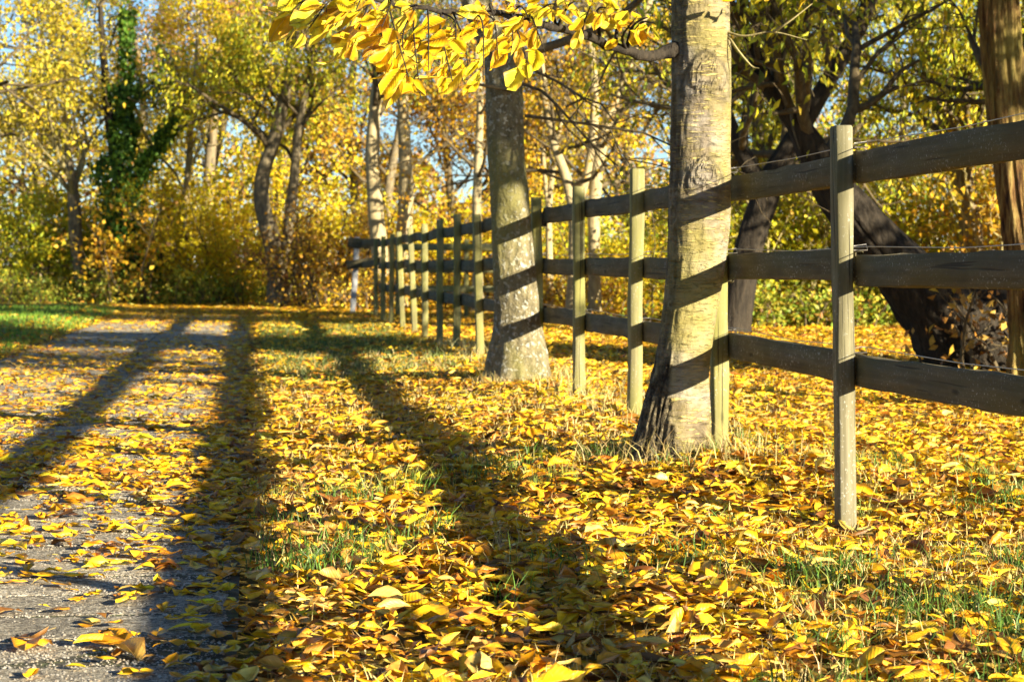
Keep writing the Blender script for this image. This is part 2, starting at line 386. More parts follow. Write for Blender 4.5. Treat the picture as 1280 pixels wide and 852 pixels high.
# path: bedding sheet, and slabs laid on it one by one
def build_path():
    m, nt, out = new_mat('mossy_bedding'); t = NT(nt)
    v1 = t.coord('Object')
    c = t.ramp(t.noise(v1, 18.0, 5), [(0.35, (0.035, 0.03, 0.02)), (0.55, (0.07, 0.065, 0.025)), (0.7, (0.10, 0.12, 0.025))])
    b = t.n('ShaderNodeBsdfPrincipled', ins={'Base Color': c, 'Roughness': 0.95, 'Normal': t.bump(t.noise(v1, 90.0, 4), 0.6, 0.01)})
    nt.links.new(b.outputs[0], out.inputs['Surface'])
    vs = []; ys = np.arange(-6, 33.1, 1.5)
    for y in ys:
        vs += [(PATH_L - 0.125 * y - 0.02, y, 0.0158), (PATH_R - 0.125 * y + 0.02, y, 0.0158)]
    f = [(2 * i, 2 * i + 1, 2 * i + 3, 2 * i + 2) for i in range(len(ys) - 1)]
    path = obj('path', mesh_data('path', vs, f, m))
    tag(path, 'grey slab path strewn with yellow leaves', None, None, 'structure')
    m2, nt, out = new_mat('aggregate_concrete'); t = NT(nt)
    v1 = t.n('ShaderNodeNewGeometry').outputs['Position']
    ag = t.noise(v1, 75.0, 4, 0.75)
    c = t.ramp(ag, [(0.36, (0.08, 0.07, 0.05)), (0.46, (0.32, 0.27, 0.19)), (0.55, (0.52, 0.46, 0.33)), (0.62, (0.78, 0.71, 0.55))])
    c = t.mix(t.ramp(t.noise(v1, 3.5, 5, 0.6), [(0.4, W(0.45)), (0.62, W(0))]), c, (0.10, 0.09, 0.07))
    oi = t.n('ShaderNodeObjectInfo').outputs['Random']
    c = t.mix(1.0, c, t.ramp(oi, [(0, W(0.82)), (1, W(1.1))]), 'MULTIPLY')
    h = t.math('ADD', t.math('MULTIPLY', ag, 1.0), t.math('MULTIPLY', t.noise(v1, 14.0, 4), 1.2))
    b = t.n('ShaderNodeBsdfPrincipled', ins={'Base Color': c, 'Roughness': 0.9, 'Specular IOR Level': 0.25, 'Normal': t.bump(h, 1.0, 0.02)})
    nt.links.new(b.outputs[0], out.inputs['Surface'])
    rnd = random.Random(4)
    LN, WD, GAP, TH = 0.302, (PATH_R - PATH_L) / 2, 0.014, 0.03
    datas = []
    for q in range(8):                                   # eight slab shapes, edges a little worn
        hx, hy = (WD - GAP) / 2, (LN - GAP) / 2
        ring0, ring1, ring2 = [], [], []
        per = []
        for a, b_ in (((-1, -1), (1, -1)), ((1, -1), (1, 1)), ((1, 1), (-1, 1)), ((-1, 1), (-1, -1))):
            for k in range(3):
                s = k / 3; per.append((a[0] * (1 - s) + b_[0] * s, a[1] * (1 - s) + b_[1] * s))
        for (px, py) in per:
            jx, jy = rnd.uniform(-.004, .004), rnd.uniform(-.004, .004)
            ring0.append((px * hx + jx, py * hy + jy, 0.0)); ring1.append((px * hx + jx, py * hy + jy, TH - 0.007))
            ring2.append((px * (hx - .009) + jx, py * (hy - .009) + jy, TH + rnd.uniform(-.001, .001)))
        vv = ring0 + ring1 + ring2 + [(0, 0, TH + 0.001)]
        ff = []
        for r_ in (0, 12):
            for k in range(12): ff.append((r_ + k, r_ + (k + 1) % 12, r_ + 12 + (k + 1) % 12, r_ + 12 + k))
        me = bpy.data.meshes.new('paving_slab')
        me.from_pydata(vv, [], ff + [(24 + k, 24 + (k + 1) % 12, 36) for k in range(12)]); me.update()
        me.materials.append(m2); datas.append(me)
    y = 2.4 + 0.06
    row = 0
    while y < 33 and row < 104:
        for cidx in range(2):
            o = bpy.data.objects.new('paving_slab', rnd.choice(datas)); COL.objects.link(o); o.parent = path
            o.location = (PATH_L + WD * (cidx + 0.5) - 0.125 * y, y, -0.012 + rnd.uniform(-.0008, .0008))
            o.rotation_euler = (rnd.gauss(0, .003), rnd.gauss(0, .003), 0.1244 + rnd.gauss(0, .004))
        y += LN * 0.9923; row += 1
    # rough grit standing proud of the slabs, on the near part
    rng = np.random.default_rng(55); n = 40000
    y = 3.6 + rng.random(n) ** 1.7 * 8.0; u = rng.uniform(PATH_L + .85, PATH_R - .005, n); x = u - .125 * y
    r = rng.uniform(.0018, .0052, n) * np.interp(y, [4, 11], [1, 1.5])
    a = rng.random(n) * 6.28; ca, sa = np.cos(a), np.sin(a)
    T = np.array([(1, 0, 0), (.1, .9, 0), (-1, .1, 0), (-.1, -.8, 0), (.15, .1, .75)])
    px = T[:, 0][None] * rng.uniform(.7, 1.3, (n, 1)); py = T[:, 1][None] * rng.uniform(.7, 1.3, (n, 1))
    V = np.stack([x[:, None] + (px * ca[:, None] - py * sa[:, None]) * r[:, None], y[:, None] + (px * sa[:, None] + py * ca[:, None]) * r[:, None], .0172 + T[:, 2][None] * r[:, None] * rng.uniform(.6, 1.3, (n, 1))], -1)
    F = (np.array([(0, 1, 4), (1, 2, 4), (2, 3, 4), (3, 0, 4)])[None] + (np.arange(n) * 5)[:, None, None]).reshape(-1, 3)
    base = np.array([(.46, .41, .31), (.30, .26, .19), (.44, .40, .32), (.13, .115, .09), (.38, .30, .20)])[rng.integers(0, 5, n)]
    m3, nt, out = new_mat('grit_stone'); t = NT(nt)
    b = t.n('ShaderNodeBsdfPrincipled', ins={'Base Color': t.n('ShaderNodeAttribute', attribute_name='col').outputs['Color'], 'Roughness': 0.8})
    nt.links.new(b.outputs[0], out.inputs['Surface'])
    g = obj('path_grit', mesh_data('path_grit', V.reshape(-1, 3), F, m3, col=np.repeat(base, 5, axis=0), smooth=False), None, 'stuff')
    tag(g, 'coarse grit bedded in the grey slabs of the path')
    return path
PATH = build_path()

# ------------------------------------------------------------------ fence
def beam(name, p0, p1, w, h, mat, parent, rng, side=(1, 0, 0), stations=9, cham=0.006, jit=0.0025, label=None):
    """a sawn timber from p0 to p1; w = width along side, h = the other way"""
    p0 = np.array(p0, float); p1 = np.array(p1, float)
    d = p1 - p0; L = np.linalg.norm(d); d /= L
    s = np.array(side, float); s -= d * s.dot(d); s /= np.linalg.norm(s); q = np.cross(d, s)
    a, b = w / 2, h / 2
    sec = [(-a + cham, -b), (a - cham, -b), (a, -b + cham), (a, b - cham), (a - cham, b), (-a + cham, b), (-a, b - cham), (-a, -b + cham)]
    ts = np.linspace(0, 1, stations); ts[0] = 0; ts[-1] = 1
    ts = np.insert(ts, [1, len(ts) - 1], [0.006 / L, 1 - 0.006 / L])
    V, G = [], []
    bow = rng.normal(0, 0.004, 2)
    off = rng.random(3) * 20
    for i, tt in enumerate(ts):
        k = 0.88 if i in (0, len(ts) - 1) else 1.0
        cx, cy = bow * 4 * tt * (1 - tt) if L > 1.4 else (0, 0)
        for (u, v_) in sec:
            ju, jv = rng.normal(0, jit, 2) if 1 < i < len(ts) - 2 else (0, 0)
            V.append(p0 + d * (tt * L) + s * (u * k + ju + cx) + q * (v_ * k + jv + cy))
            G.append((tt * L + off[0], u + off[1], v_ + off[2]))
    n = len(ts); F = []
    for i in range(n - 1):
        for j in range(8): F.append((i * 8 + j, i * 8 + (j + 1) % 8, i * 8 + 8 + (j + 1) % 8, i * 8 + 8 + j))
    for base in (0, (n - 1) * 8):
        F += [(base, base + 1, base + 2, base + 3), (base, base + 3, base + 4, base + 7), (base + 4, base + 5, base + 6, base + 7)]
    o = obj(name, mesh_data(name, V, F, mat, grain=G, smooth=False), parent)
    if label: o['label'] = label
    return o

def build_fence():
    rng = np.random.default_rng(11)
    fence = thing('paddock_fence', 'weathered three rail wooden fence running back along the leafy verge', 'fence', (float(fence_x(6.5)), 6.5, 0))
    dr = np.array((FDX, 1.0, 0)); dr /= np.linalg.norm(dr)
    sd = np.array((dr[1], -dr[0], 0))                    # towards the field
    tops = {0: 1.25, 1: 1.26, 2: 1.278, 3: 1.258, 4: 1.25, 5: 1.245, 6: 1.225, 7: 1.27, 8: 1.255, 9: 1.25, 10: 1.235, 11: 1.22, 12: 1.215, 13: 1.21, 14: 1.20, -1: 1.25, -2: 1.25, -3: 1.25, -4: 1.25}
    ys = {k: FY0 + BAY * k + (0.0 if k < 1 else rng.normal(0, 0.03)) for k in range(-4, 15)}
    for k in range(-4, 15):
        y = ys[k]; x = float(fence_x(y)); z = float(gz(x, y))
        lean = rng.normal(0, 0.013, 2)
        if k == 0: lean = np.array((-0.012, 0))
        beam('post', (x - lean[0], y - lean[1], z - 0.12), (x + lean[0], y + lean[1], tops[k]), 0.062 if k else 0.056, 0.072, M['post'] if k <= 0 else M['post_green'],
             fence, rng, side=tuple(sd), stations=7, label='greyer bare fence post' if k == 0 else None)
    for k in range(-4, 14):
        for zz in (1.126, 0.808, 0.493):
            a = np.array((fence_x(ys[k]), ys[k], zz + rng.normal(0, .007))) + sd * 0.049 + dr * 0.002
            b = np.array((fence_x(ys[k + 1]), ys[k + 1], zz + rng.normal(0, .007))) + sd * 0.049 - dr * 0.002
            beam('rail', a, b, 0.030, 0.098, M['rail'], fence, rng, side=tuple(sd), stations=10, cham=0.005)
    # the leaning end post with two rail ends sticking out past it
    ye = 33.8
    beam('post', (-2.60, ye, -0.1), (-2.51, ye, 1.26), 0.085, 0.085, M['end_post'], fence, rng, side=tuple(sd), stations=6, label='leaning bleached end post')
    for z0, z1, ov in ((1.15, 1.16, 0.0), (0.86, 0.80, 0.25)):
        a = np.array((fence_x(ys[14]), ys[14], z0)) + sd * 0.05
        b = np.array((-2.50, ye, z1)) + sd * 0.06 + dr * 0.12
        beam('rail', a, b, 0.03, 0.11, M['rail'], fence, rng, side=tuple(sd), stations=5)
    beam('rail', np.array((-2.66, ye - 0.07, 1.17)), np.array((-2.28, ye - 0.06, 1.14)), 0.16, 0.03, M['rail'], fence, rng, side=(0, 0, 1), stations=4, label='short broken rail end nailed to the end post')
    beam('rail', np.array((-2.68, ye - 0.07, 0.80)), np.array((-2.10, ye - 0.06, 0.88)), 0.14, 0.03, M['rail'], fence, rng, side=(0, 0, 1), stations=4, label='short broken rail end nailed to the end post')
    # thin stock wires strung just above the rails, on the field side
    for zz in (1.196, 0.876, 0.556):
        pts = []
        for k in range(-1, 14):
            for s_ in (0, 0.5):
                y = ys[k] * (1 - s_) + ys[k + 1] * s_
                pts.append((fence_x(y) + 0.072, y, zz + (0.004 if s_ == 0 else -0.006) + rng.normal(0, .003)))
        bf = Buf(); bf.tube(pts, [0.0015] * len(pts), 4)
        obj('wire', bf.mesh('wire', M['wire']), fence)
        for k in range(0, 4):
            y = ys[k]
            bs = Buf(); p = np.array((fence_x(y), y, zz)) + sd * 0.03
            bs.tube([p, p + sd * 0.04 + np.array((0, 0, .006)), p + sd * 0.045 + np.array((0, 0, -.012)), p + np.array((0, 0, -.012))], [0.0022] * 4, 4)
            obj('staple', bs.mesh('staple', M['wire']), fence)
    # the return fence across the back of the field
    back = thing('field_fence', 'low sunlit three rail fence crossing behind the dark far posts', 'fence', (-1.0, 31.9, 0))
    xs = [-1.75, -0.70, 0.32]
    for x in xs: beam('post', (x, 31.9, -0.1), (x, 31.9, 1.2), 0.07, 0.07, M['post_green'], back, rng, stations=5)
    for i in range(2):
        for zz in (1.08, 0.735, 0.44):
            beam('rail', (xs[i] + .002, 31.848, zz), (xs[i + 1] - .002, 31.848, zz), 0.03, 0.10, M['post_green'], back, rng, side=(0, 1, 0), stations=5)
build_fence()

# ------------------------------------------------------------------ trees
def catmull(pts, per=6):
    P = np.array(pts, float); P = np.vstack([2 * P[0] - P[1], P, 2 * P[-1] - P[-2]]); out = []
    for i in range(1, len(P) - 2):
        for s in np.linspace(0, 1, per, endpoint=False):
            out.append(0.5 * (2 * P[i] + (P[i + 1] - P[i - 1]) * s + (2 * P[i - 1] - 5 * P[i] + 4 * P[i + 1] - P[i + 2]) * s * s + (-P[i - 1] + 3 * P[i] - 3 * P[i + 1] + P[i + 2]) * s ** 3))
    out.append(P[-2]); return np.array(out)

def trunk_surface(prof, sides=40, per=10, flare=0.35, lobes=5, rough=0.05, seed=0, knots=(), flare_h=0.3, crag=None, ridge=0.0):
    """prof rows: x, y, z, r. A barked trunk with root flare, dents and knots."""
    S = catmull(prof, per); k = len(S)
    th = np.arange(sides) * 2 * math.pi / sides
    rnd = random.Random(seed); ph = rnd.uniform(0, 6)
    z0 = S[0, 2]
    V = np.empty((k, sides, 3)); CR = np.zeros((k, sides, 3))
    for i in range(k):
        x, y, z, r = S[i]
        fl = flare * math.exp(-max(0, (z - z0)) / flare_h)
        for j in range(sides):
            a = th[j]; ca, sa = math.cos(a), math.sin(a)
            rr = r * (1 + fl * (0.5 + 0.5 * math.cos(lobes * a + ph) + 0.25 * math.cos(2 * a + ph)))
            n1 = mnoise.noise(Vector((ca * 1.3 + seed, sa * 1.3, z * 1.6)))
            n2 = mnoise.noise(Vector((ca * 5 + seed, sa * 5, z * 9)))
            low = 1 + 1.6 * math.exp(-max(0, z - z0) / 0.35)
            rr *= 1 + rough * (n1 * 1.2 + n2 * 0.45 * low)
            if ridge: rr *= 1 + ridge * (0.5 - 1.6 * abs(mnoise.noise(Vector((ca * 4.5 + seed, sa * 4.5, z * 1.1)))))
            for (kz, ka, kr, kh) in knots:
                da = (a - ka + math.pi) % (2 * math.pi) - math.pi
                q = math.sqrt((da * r / (kr * 1.12)) ** 2 + ((z - kz) / (kr * 0.95)) ** 2) + 0.28 * n1 + 0.22 * mnoise.noise(Vector((ca * 14, sa * 14, z * 14)))
                if q < 1.8:
                    rr += kh * (0.45 * math.exp(-((q - 0.80) / 0.20) ** 2) + 0.25 * math.exp(-((q - 0.35) / 0.12) ** 2) + 0.8 * math.exp(-q * q))
                # eyebrow crease over the knot
                br = math.sqrt((da * r / (kr * 1.3)) ** 2 + ((z - kz - kr * 0.25 + 0.7 * abs(da * r)) / (kr * .9)) ** 2)
                rr -= kh * 0.35 * math.exp(-((br - 1.15) / 0.12) ** 2)
                CR[i, j, 1] = max(CR[i, j, 1], 0.9 * math.exp(-((br - 1.15) / 0.16) ** 2), 0.75 * math.exp(-((q - 0.58) / 0.10) ** 2), 0.6 * math.exp(-((q - 1.0) / 0.10) ** 2))
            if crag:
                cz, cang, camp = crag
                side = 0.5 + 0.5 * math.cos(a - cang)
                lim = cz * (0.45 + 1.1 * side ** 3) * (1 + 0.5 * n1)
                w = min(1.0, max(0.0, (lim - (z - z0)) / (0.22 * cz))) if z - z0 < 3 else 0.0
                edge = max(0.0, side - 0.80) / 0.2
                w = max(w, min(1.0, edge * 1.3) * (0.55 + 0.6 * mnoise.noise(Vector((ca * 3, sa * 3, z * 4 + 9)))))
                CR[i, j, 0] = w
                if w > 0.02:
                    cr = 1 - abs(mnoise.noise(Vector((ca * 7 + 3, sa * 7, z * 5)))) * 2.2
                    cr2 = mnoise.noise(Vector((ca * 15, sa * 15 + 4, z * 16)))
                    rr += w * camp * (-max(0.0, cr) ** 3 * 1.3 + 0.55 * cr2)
            V[i, j] = (x + rr * ca, y + rr * sa, z)
    i = np.arange(k - 1)[:, None] * sides; j = np.arange(sides)[None]; j2 = (j + 1) % sides
    F = np.stack([i + j, i + j2, i + sides + j2, i + sides + j], -1).reshape(-1, 4)
    if crag: return V.reshape(-1, 3), F, S, CR.reshape(-1, 3)
    return V.reshape(-1, 3), F, S

class Grower:
    def __init__(s, seed, buf, twig_level, params):
        s.rnd = random.Random(seed); s.buf = buf; s.tl = twig_level; s.p = params; s.tw = []
    def grow(s, p, d, L, r, level):
        rnd = s.rnd; wob = s.p.get('wob', 0.22); trop = s.p.get('trop', 0.05) if level < s.tl else s.p.get('twig_trop', 0.0)
        n = 5 if level < s.tl else 4
        st = L / n; pts = [p]; ds = [d]
        px, py, pz = p; dx, dy, dz = d
        for i in range(n):
            dx += rnd.gauss(0, wob); dy += rnd.gauss(0, wob); dz += rnd.gauss(0, wob) + trop
            q = math.sqrt(dx * dx + dy * dy + dz * dz) + 1e-6; dx /= q; dy /= q; dz /= q
            px += dx * st; py += dy * st; pz += dz * st
            if pz < 0.15: pz = 0.15; dz = abs(dz)
            pts.append((px, py, pz)); ds.append((dx, dy, dz))
        end = 0.4 if level < s.tl else 0.3
        rad = [max(0.0022, r * (1 - (1 - end) * i / n)) for i in range(n + 1)]
        s.buf.tube(pts, rad, 6 if level == 0 else (4 if level < s.tl else 3))
        if level >= s.tl:
            s.tw.append(pts); return
        if level == s.tl - 1: s.tw.append(pts[2:])
        nc = s.p['nc'][level]
        for c in range(nc):
            t_ = s.p.get('from', 0.25) + (1 - s.p.get('from', 0.25)) * (c + rnd.random()) / nc
            f = min(n - 1e-3, t_ * n); i = int(f); g = f - i
            bp = tuple(pts[i][q] * (1 - g) + pts[i + 1][q] * g for q in range(3))
            bd = Vector(ds[i])
            pr = bd.orthogonal().normalized(); pr = Matrix.Rotation(rnd.uniform(0, 2 * math.pi), 3, bd) @ pr
            an = R(rnd.uniform(*s.p.get('ang', (28, 62))))
            nd = (bd * math.cos(an) + pr * math.sin(an)).normalized()
            s.grow(bp, tuple(nd), L * s.p.get('ratio', 0.62) * rnd.uniform(0.7, 1.15) * (1.15 - 0.45 * t_), max(0.003, rad[i] * 0.58), level + 1)

def leaves_on(rng, twigs, n, spread, size, aspect, pal, hang=0.2, zmin=None):
    tw = [t for t in twigs if len(t) > 1 and (zmin is None or min(t[0][2], t[-1][2]) > zmin)]
    n = int(n * LEAF_MULT)
    idx = rng.integers(0, len(tw), n)
    f = rng.random(n) ** 0.8
    pos = np.empty((n, 3)); dirs = np.empty((n, 3))
    for i in range(n):
        t = tw[idx[i]]; g = f[i] * (len(t) - 1); k = min(int(g), len(t) - 2); g -= k
        a, b = t[k], t[k + 1]
        pos[i] = (a[0] + (b[0] - a[0]) * g, a[1] + (b[1] - a[1]) * g, a[2] + (b[2] - a[2]) * g)
        dirs[i] = (b[0] - a[0], b[1] - a[1], b[2] - a[2])
    dirs = norm(dirs)
    pos += rng.normal(0, spread, (n, 3))
    pos[:, 2] = np.maximum(pos[:, 2], 0.06)
    ax = norm(dirs * 0.5 + rng.normal(0, 0.55, (n, 3)) + np.array((0, 0, -hang * 2)))
    nr = norm(rng.normal(0, 0.6, (n, 3)) + np.array((0.30, -0.35, 0.35)))
    L = size * rng.uniform(0.65, 1.3, n)
    # one tree's own drift of colour over its crown, in clumps
    c = palette(rng, pal, n)
    clump = rng.uniform(0.72, 1.18, len(tw))[idx]
    c = np.clip(c * clump[:, None], 0.005, 0.9)
    return leaf_mesh_arrays(rng, pos, ax, nr, L, L * aspect * 0.5, c, 0, fold=0.2, curl=0.15)

LEAF_MULT = 1.7
TREE_N = 0
def tree(name, label, cat, stems, bark, pal, leaves, limbs=9, limb_len=2.2, z_first=1.6, nc=(5, 4), size=0.09, aspect=0.55, spread=0.14, hang=0.2,
         trop=0.05, wob=0.2, twig='twig', group=None, seed=None, sides=14, flare=0.3, limb_ang=(40, 75), limb_r=0.45, twig_trop=0.0, face=None, ratio=0.62, crown='crown', extra=None, ridge=0.0):
    """stems: list of lists of (x, y, z, r); limbs leave each stem above z_first."""
    global TREE_N
    TREE_N += 1
    seed = seed or TREE_N * 17 + 3
    rng = np.random.default_rng(seed); rnd = random.Random(seed)
    b = stems[0][0]
    root = thing(name, label, cat, (b[0], b[1], 0), group)
    bb = Buf(); g = Grower(seed, bb, len(nc), {'nc': nc, 'trop': trop, 'wob': wob, 'twig_trop': twig_trop, 'ratio': ratio})
    for si, st in enumerate(stems):
        v, f, S = trunk_surface(st, sides=sides, per=5, flare=flare if st[0][2] < 0.3 else 0, seed=seed + si, rough=0.10, lobes=4, flare_h=0.35, ridge=ridge)
        obj('trunk', mesh_data('trunk', v, f, bark), root)
        ok = [i for i in range(len(S) - 1) if S[i, 2] >= z_first]
        if not ok: continue
        nl = max(2, limbs // len(stems))
        for l in range(nl):
            i = ok[min(len(ok) - 1, int((l + rnd.random()) / nl * len(ok)))]
            d = norm(S[i + 1, :3] - S[i, :3])
            az = rnd.uniform(0, 2 * math.pi) if face is None or rnd.random() < 0.4 else rnd.gauss(face, 0.7)
            el = R(90 - rnd.uniform(*limb_ang))
            hd = np.array((math.cos(az) * math.cos(el), math.sin(az) * math.cos(el), math.sin(el)))
            dd = norm(hd + d * 0.25)
            g.grow(tuple(S[i, :3]), tuple(dd), limb_len * rnd.uniform(0.7, 1.2) * (1.0 - 0.35 * (l / nl)), max(0.012, S[i, 3] * limb_r), 0)
        top = S[-1]; d = norm(S[-1, :3] - S[-2, :3])
        for _ in range(2):
            g.grow(tuple(top[:3]), tuple(norm(d + rng.normal(0, 0.3, 3))), limb_len * 0.8, top[3] * 0.8, 0)
    obj('branches', bb.mesh('branches', M[twig]), root)
    if leaves:
        v, f, c, uv = leaves_on(rng, g.tw, leaves, spread, size, aspect, pal, hang)
        if extra is not None:
            v2, f2, c2 = extra(rng); f = np.concatenate([f, f2 + len(v)]); v = np.concatenate([v, v2]); c = np.concatenate([c, c2])
        obj(crown, mesh_data(crown, v, f, M['leaf_far'], col=c, smooth=False), root, 'stuff')
    return root

def bush(name, label, cat, x, y, h, w, pal, leaves, stems=12, size=0.085, aspect=0.6, twig='twig', spread=0.12, seed=None, group=None, lean=0.35, hang=0.1, depth=None):
    global TREE_N
    TREE_N += 1
    seed = seed or TREE_N * 13 + 5
    rng = np.random.default_rng(seed); rnd = random.Random(seed)
    root = thing(name, label, cat, (x, y, 0), group)
    bb = Buf(); g = Grower(seed, bb, 2, {'nc': (5, 3), 'trop': 0.04, 'wob': 0.2, 'from': 0.2, 'ratio': 0.5})
    depth = depth or w * 0.6
    for i in range(stems):
        bx = x + rnd.uniform(-w, w) * 0.5; by = y + rnd.uniform(-depth, depth) * 0.5
        d = norm(np.array(((bx - x) / max(w, .1) * lean * 2 + rnd.gauss(0, lean * .6), rnd.gauss(0, lean * .6), 1.0)))
        g.grow((bx, by, 0.0), tuple(d), h * rnd.uniform(0.6, 1.0), 0.012 * h ** .5 + 0.006, 0)
    obj('stems', bb.mesh('stems', M[twig]), root)
    v, f, c, uv = leaves_on(rng, g.tw, leaves, spread, size, aspect, pal, hang)
    ns = int(leaves * 0.55); sx = rng.normal(0, w * .38, ns); sy = rng.normal(0, depth * .38, ns)
    sz = 0.05 + h * 0.62 * rng.random(ns) ** 1.2
    v2, f2, c2, _ = leaf_mesh_arrays(rng, np.stack([x + sx, y + sy, sz], -1), norm(rng.normal(0, .7, (ns, 3)) + np.array((0, 0, -hang))), norm(rng.normal(0, .5, (ns, 3)) + np.array((.35, -.45, .3))),
                                     size * rng.uniform(.65, 1.3, ns), size * aspect * .5 * rng.uniform(.65, 1.3, ns), palette(rng, pal, ns), 0, fold=.2, curl=.15)
    f = np.concatenate([f, f2 + len(v)]); v = np.concatenate([v, v2]); c = np.concatenate([c, c2])
    obj('foliage', mesh_data('foliage', v, f, M['leaf_far'], col=c, smooth=False), root, 'stuff')
    return root

FPX = 2600.0
# ---- the cherry tree in front, its bark ringed with lenticels
def build_cherry():
    Y = 8.0
    root = thing('cherry_tree', 'nearest tree beside the fence with pale ringed bark and two knots', 'tree', (0.66, Y, 0))
    prof = [(0.585, Y, -0.06, 0.185), (0.600, Y, 0.05, 0.158), (0.616, Y, 0.17, 0.138), (0.634, Y, 0.30, 0.122), (0.652, Y, 0.42, 0.106), (0.680, Y, 0.62, 0.104), (0.705, Y, 0.82, 0.112), (0.718, Y, 1.05, 0.119), (0.722, Y, 1.25, 0.116), (0.726, Y, 1.5, 0.116),
            (0.722, Y, 1.8, 0.112), (0.715, Y + .02, 2.2, 0.108), (0.70, Y + .05, 2.8, 0.10), (0.72, Y + .1, 3.6, 0.085), (0.70, Y + .1, 4.6, 0.055), (0.72, Y + .1, 5.4, 0.03)]
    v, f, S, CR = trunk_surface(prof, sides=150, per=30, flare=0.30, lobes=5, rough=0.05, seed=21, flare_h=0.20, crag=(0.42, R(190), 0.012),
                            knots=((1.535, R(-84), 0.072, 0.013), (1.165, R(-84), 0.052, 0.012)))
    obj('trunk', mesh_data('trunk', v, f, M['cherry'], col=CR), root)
    bb = Buf(); g = Grower(5, bb, 2, {'nc': (5, 4), 'trop': 0.03, 'wob': 0.16})
    rnd = random.Random(8)
    for k in range(9):
        z = 2.25 + k * 0.35; i = int(np.argmin(abs(S[:, 2] - z))); az = k * 2.4
        g.grow(tuple(S[i, :3]), (math.cos(az) * .85, math.sin(az) * .85, .5), 1.9 - 0.1 * k, 0.035, 0)
    obj('branches', bb.mesh('branches', M['twig']), root)
    rng = np.random.default_rng(77)
    v, f, c, uv = leaves_on(rng, g.tw, 3000, 0.07, 0.085, 0.5, 'hang', zmin=2.35)
    obj('crown', mesh_data('crown', v, f, M['leaf_far'], col=c, smooth=False), root, 'stuff')

    # low bough reaching out to the left over the verge, with its own leaves
    limb = np.array([(0.62, 7.97, 1.635), (0.50, 7.83, 1.60), (0.40, 7.66, 1.605), (0.27, 7.38, 1.622), (0.135, 7.0, 1.615), (0.0, 6.6, 1.60), (-0.17, 6.05, 1.55), (-0.33, 5.55, 1.51), (-0.47, 5.2, 1.50)])
    ls = catmull(limb, 5); k = len(ls)
    rad = np.interp(np.linspace(0, 1, k), [0, .05, .3, 1], [0.034, 0.022, 0.017, 0.003])
    ls = ls + np.random.default_rng(3).normal(0, 0.004, ls.shape)
    lb = Buf(); lb.tube(ls, rad, 9)
    A, N, P, L = [], [], [], []
    rng = np.random.default_rng(31)
    #        end point (x, y, z), leaves
    ends = [(-.545, 5.25, 1.46, 6), (-.50, 5.15, 1.40, 7), (-.44, 5.2, 1.41, 6), (-.41, 5.3, 1.35, 8), (-.38, 5.1, 1.44, 6), (-.33, 5.3, 1.42, 7), (-.30, 5.35, 1.36, 9), (-.27, 5.4, 1.30, 10), (-.235, 5.35, 1.25, 9),
            (-.26, 5.25, 1.29, 6), (-.22, 5.5, 1.33, 8), (-.16, 5.6, 1.31, 9), (-.12, 5.7, 1.36, 8), (-.08, 5.8, 1.33, 8), (-.04, 5.9, 1.42, 8), (-.15, 5.6, 1.42, 7), (0.0, 6.1, 1.45, 7), (0.05, 6.3, 1.42, 7), (0.10, 6.4, 1.47, 6),
            (0.05, 6.2, 1.55, 6), (0.14, 6.5, 1.63, 6), (0.2, 6.7, 1.66, 5), (0.27, 7.0, 1.70, 6), (0.34, 7.2, 1.70, 5), (0.42, 7.3, 1.715, 6), (0.44, 7.35, 1.69, 5), (0.5, 7.4, 1.70, 5), (0.50, 7.3, 1.66, 3), (0.15, 6.9, 1.70, 5), (-.25, 5.5, 1.50, 6), (-.05, 6.0, 1.52, 6)]
    for (ex, ey, ez, n) in ends:
        e = np.array((ex, ey, ez))
        j = int(np.argmin(np.linalg.norm((ls - e) * np.array((1, .45, .35)), axis=1))); j = max(3, j - 2)
        s0 = ls[j]; mid = (s0 + e) / 2 + np.array((0, 0, 0.03)) + rng.normal(0, 0.02, 3)
        tp = catmull(np.array([s0, mid, e]), 5)
        lb.tube(tp, np.linspace(max(0.0028, rad[j] * .45), 0.0015, len(tp)), 5)
        n = max(4, int(n * 1.05))
        for q in range(n):
            u = 0.35 + 0.65 * (q + 0.6) / n; fi = min(len(tp) - 1.001, u * (len(tp) - 1)); a = int(fi)
            p = tp[a] * (1 - fi + a) + tp[a + 1] * (fi - a)
            td = norm(tp[a + 1] - tp[a])
            ax = norm(td * 0.5 + np.array((-.60, -.1, -.42)) + rng.normal(0, .40, 3))
            ln = rng.uniform(.04, .088) if rng.random() < .6 else rng.uniform(.07, .10)
            stalk = p + ax * 0.022
            lb.tube(np.array([p, p + ax * .01 + np.array((0, 0, .002)), stalk]), [.0011] * 3, 3)
            P.append(stalk + ax * ln * 0.5); A.append(ax); L.append(ln)
            N.append(norm(np.array((0.35, -.55, .75)) + rng.normal(0, .55, 3)))
    bough = obj('bough', lb.mesh('bough', M['bark_dark']), root)
    bough['label'] = 'dark low bough hung with big yellow leaves'
    # pale twigs on the right of the trunk
    pb = Buf()
    for poly in ([(0.82, 7.95, 1.70), (0.88, 7.9, 1.68), (0.98, 7.85, 1.69), (1.10, 7.8, 1.655)], [(0.82, 7.95, 1.69), (0.86, 7.9, 1.62), (0.905, 7.88, 1.565), (0.93, 7.86, 1.555)], [(0.98, 7.85, 1.69), (1.03, 7.8, 1.72), (1.12, 7.8, 1.79)]):
        tp = catmull(np.array(poly), 4); pb.tube(tp, np.linspace(.006, .002, len(tp)), 5)
    side = obj('twigs', pb.mesh('twigs', M['twig_light']), root)
    nb = len(P)
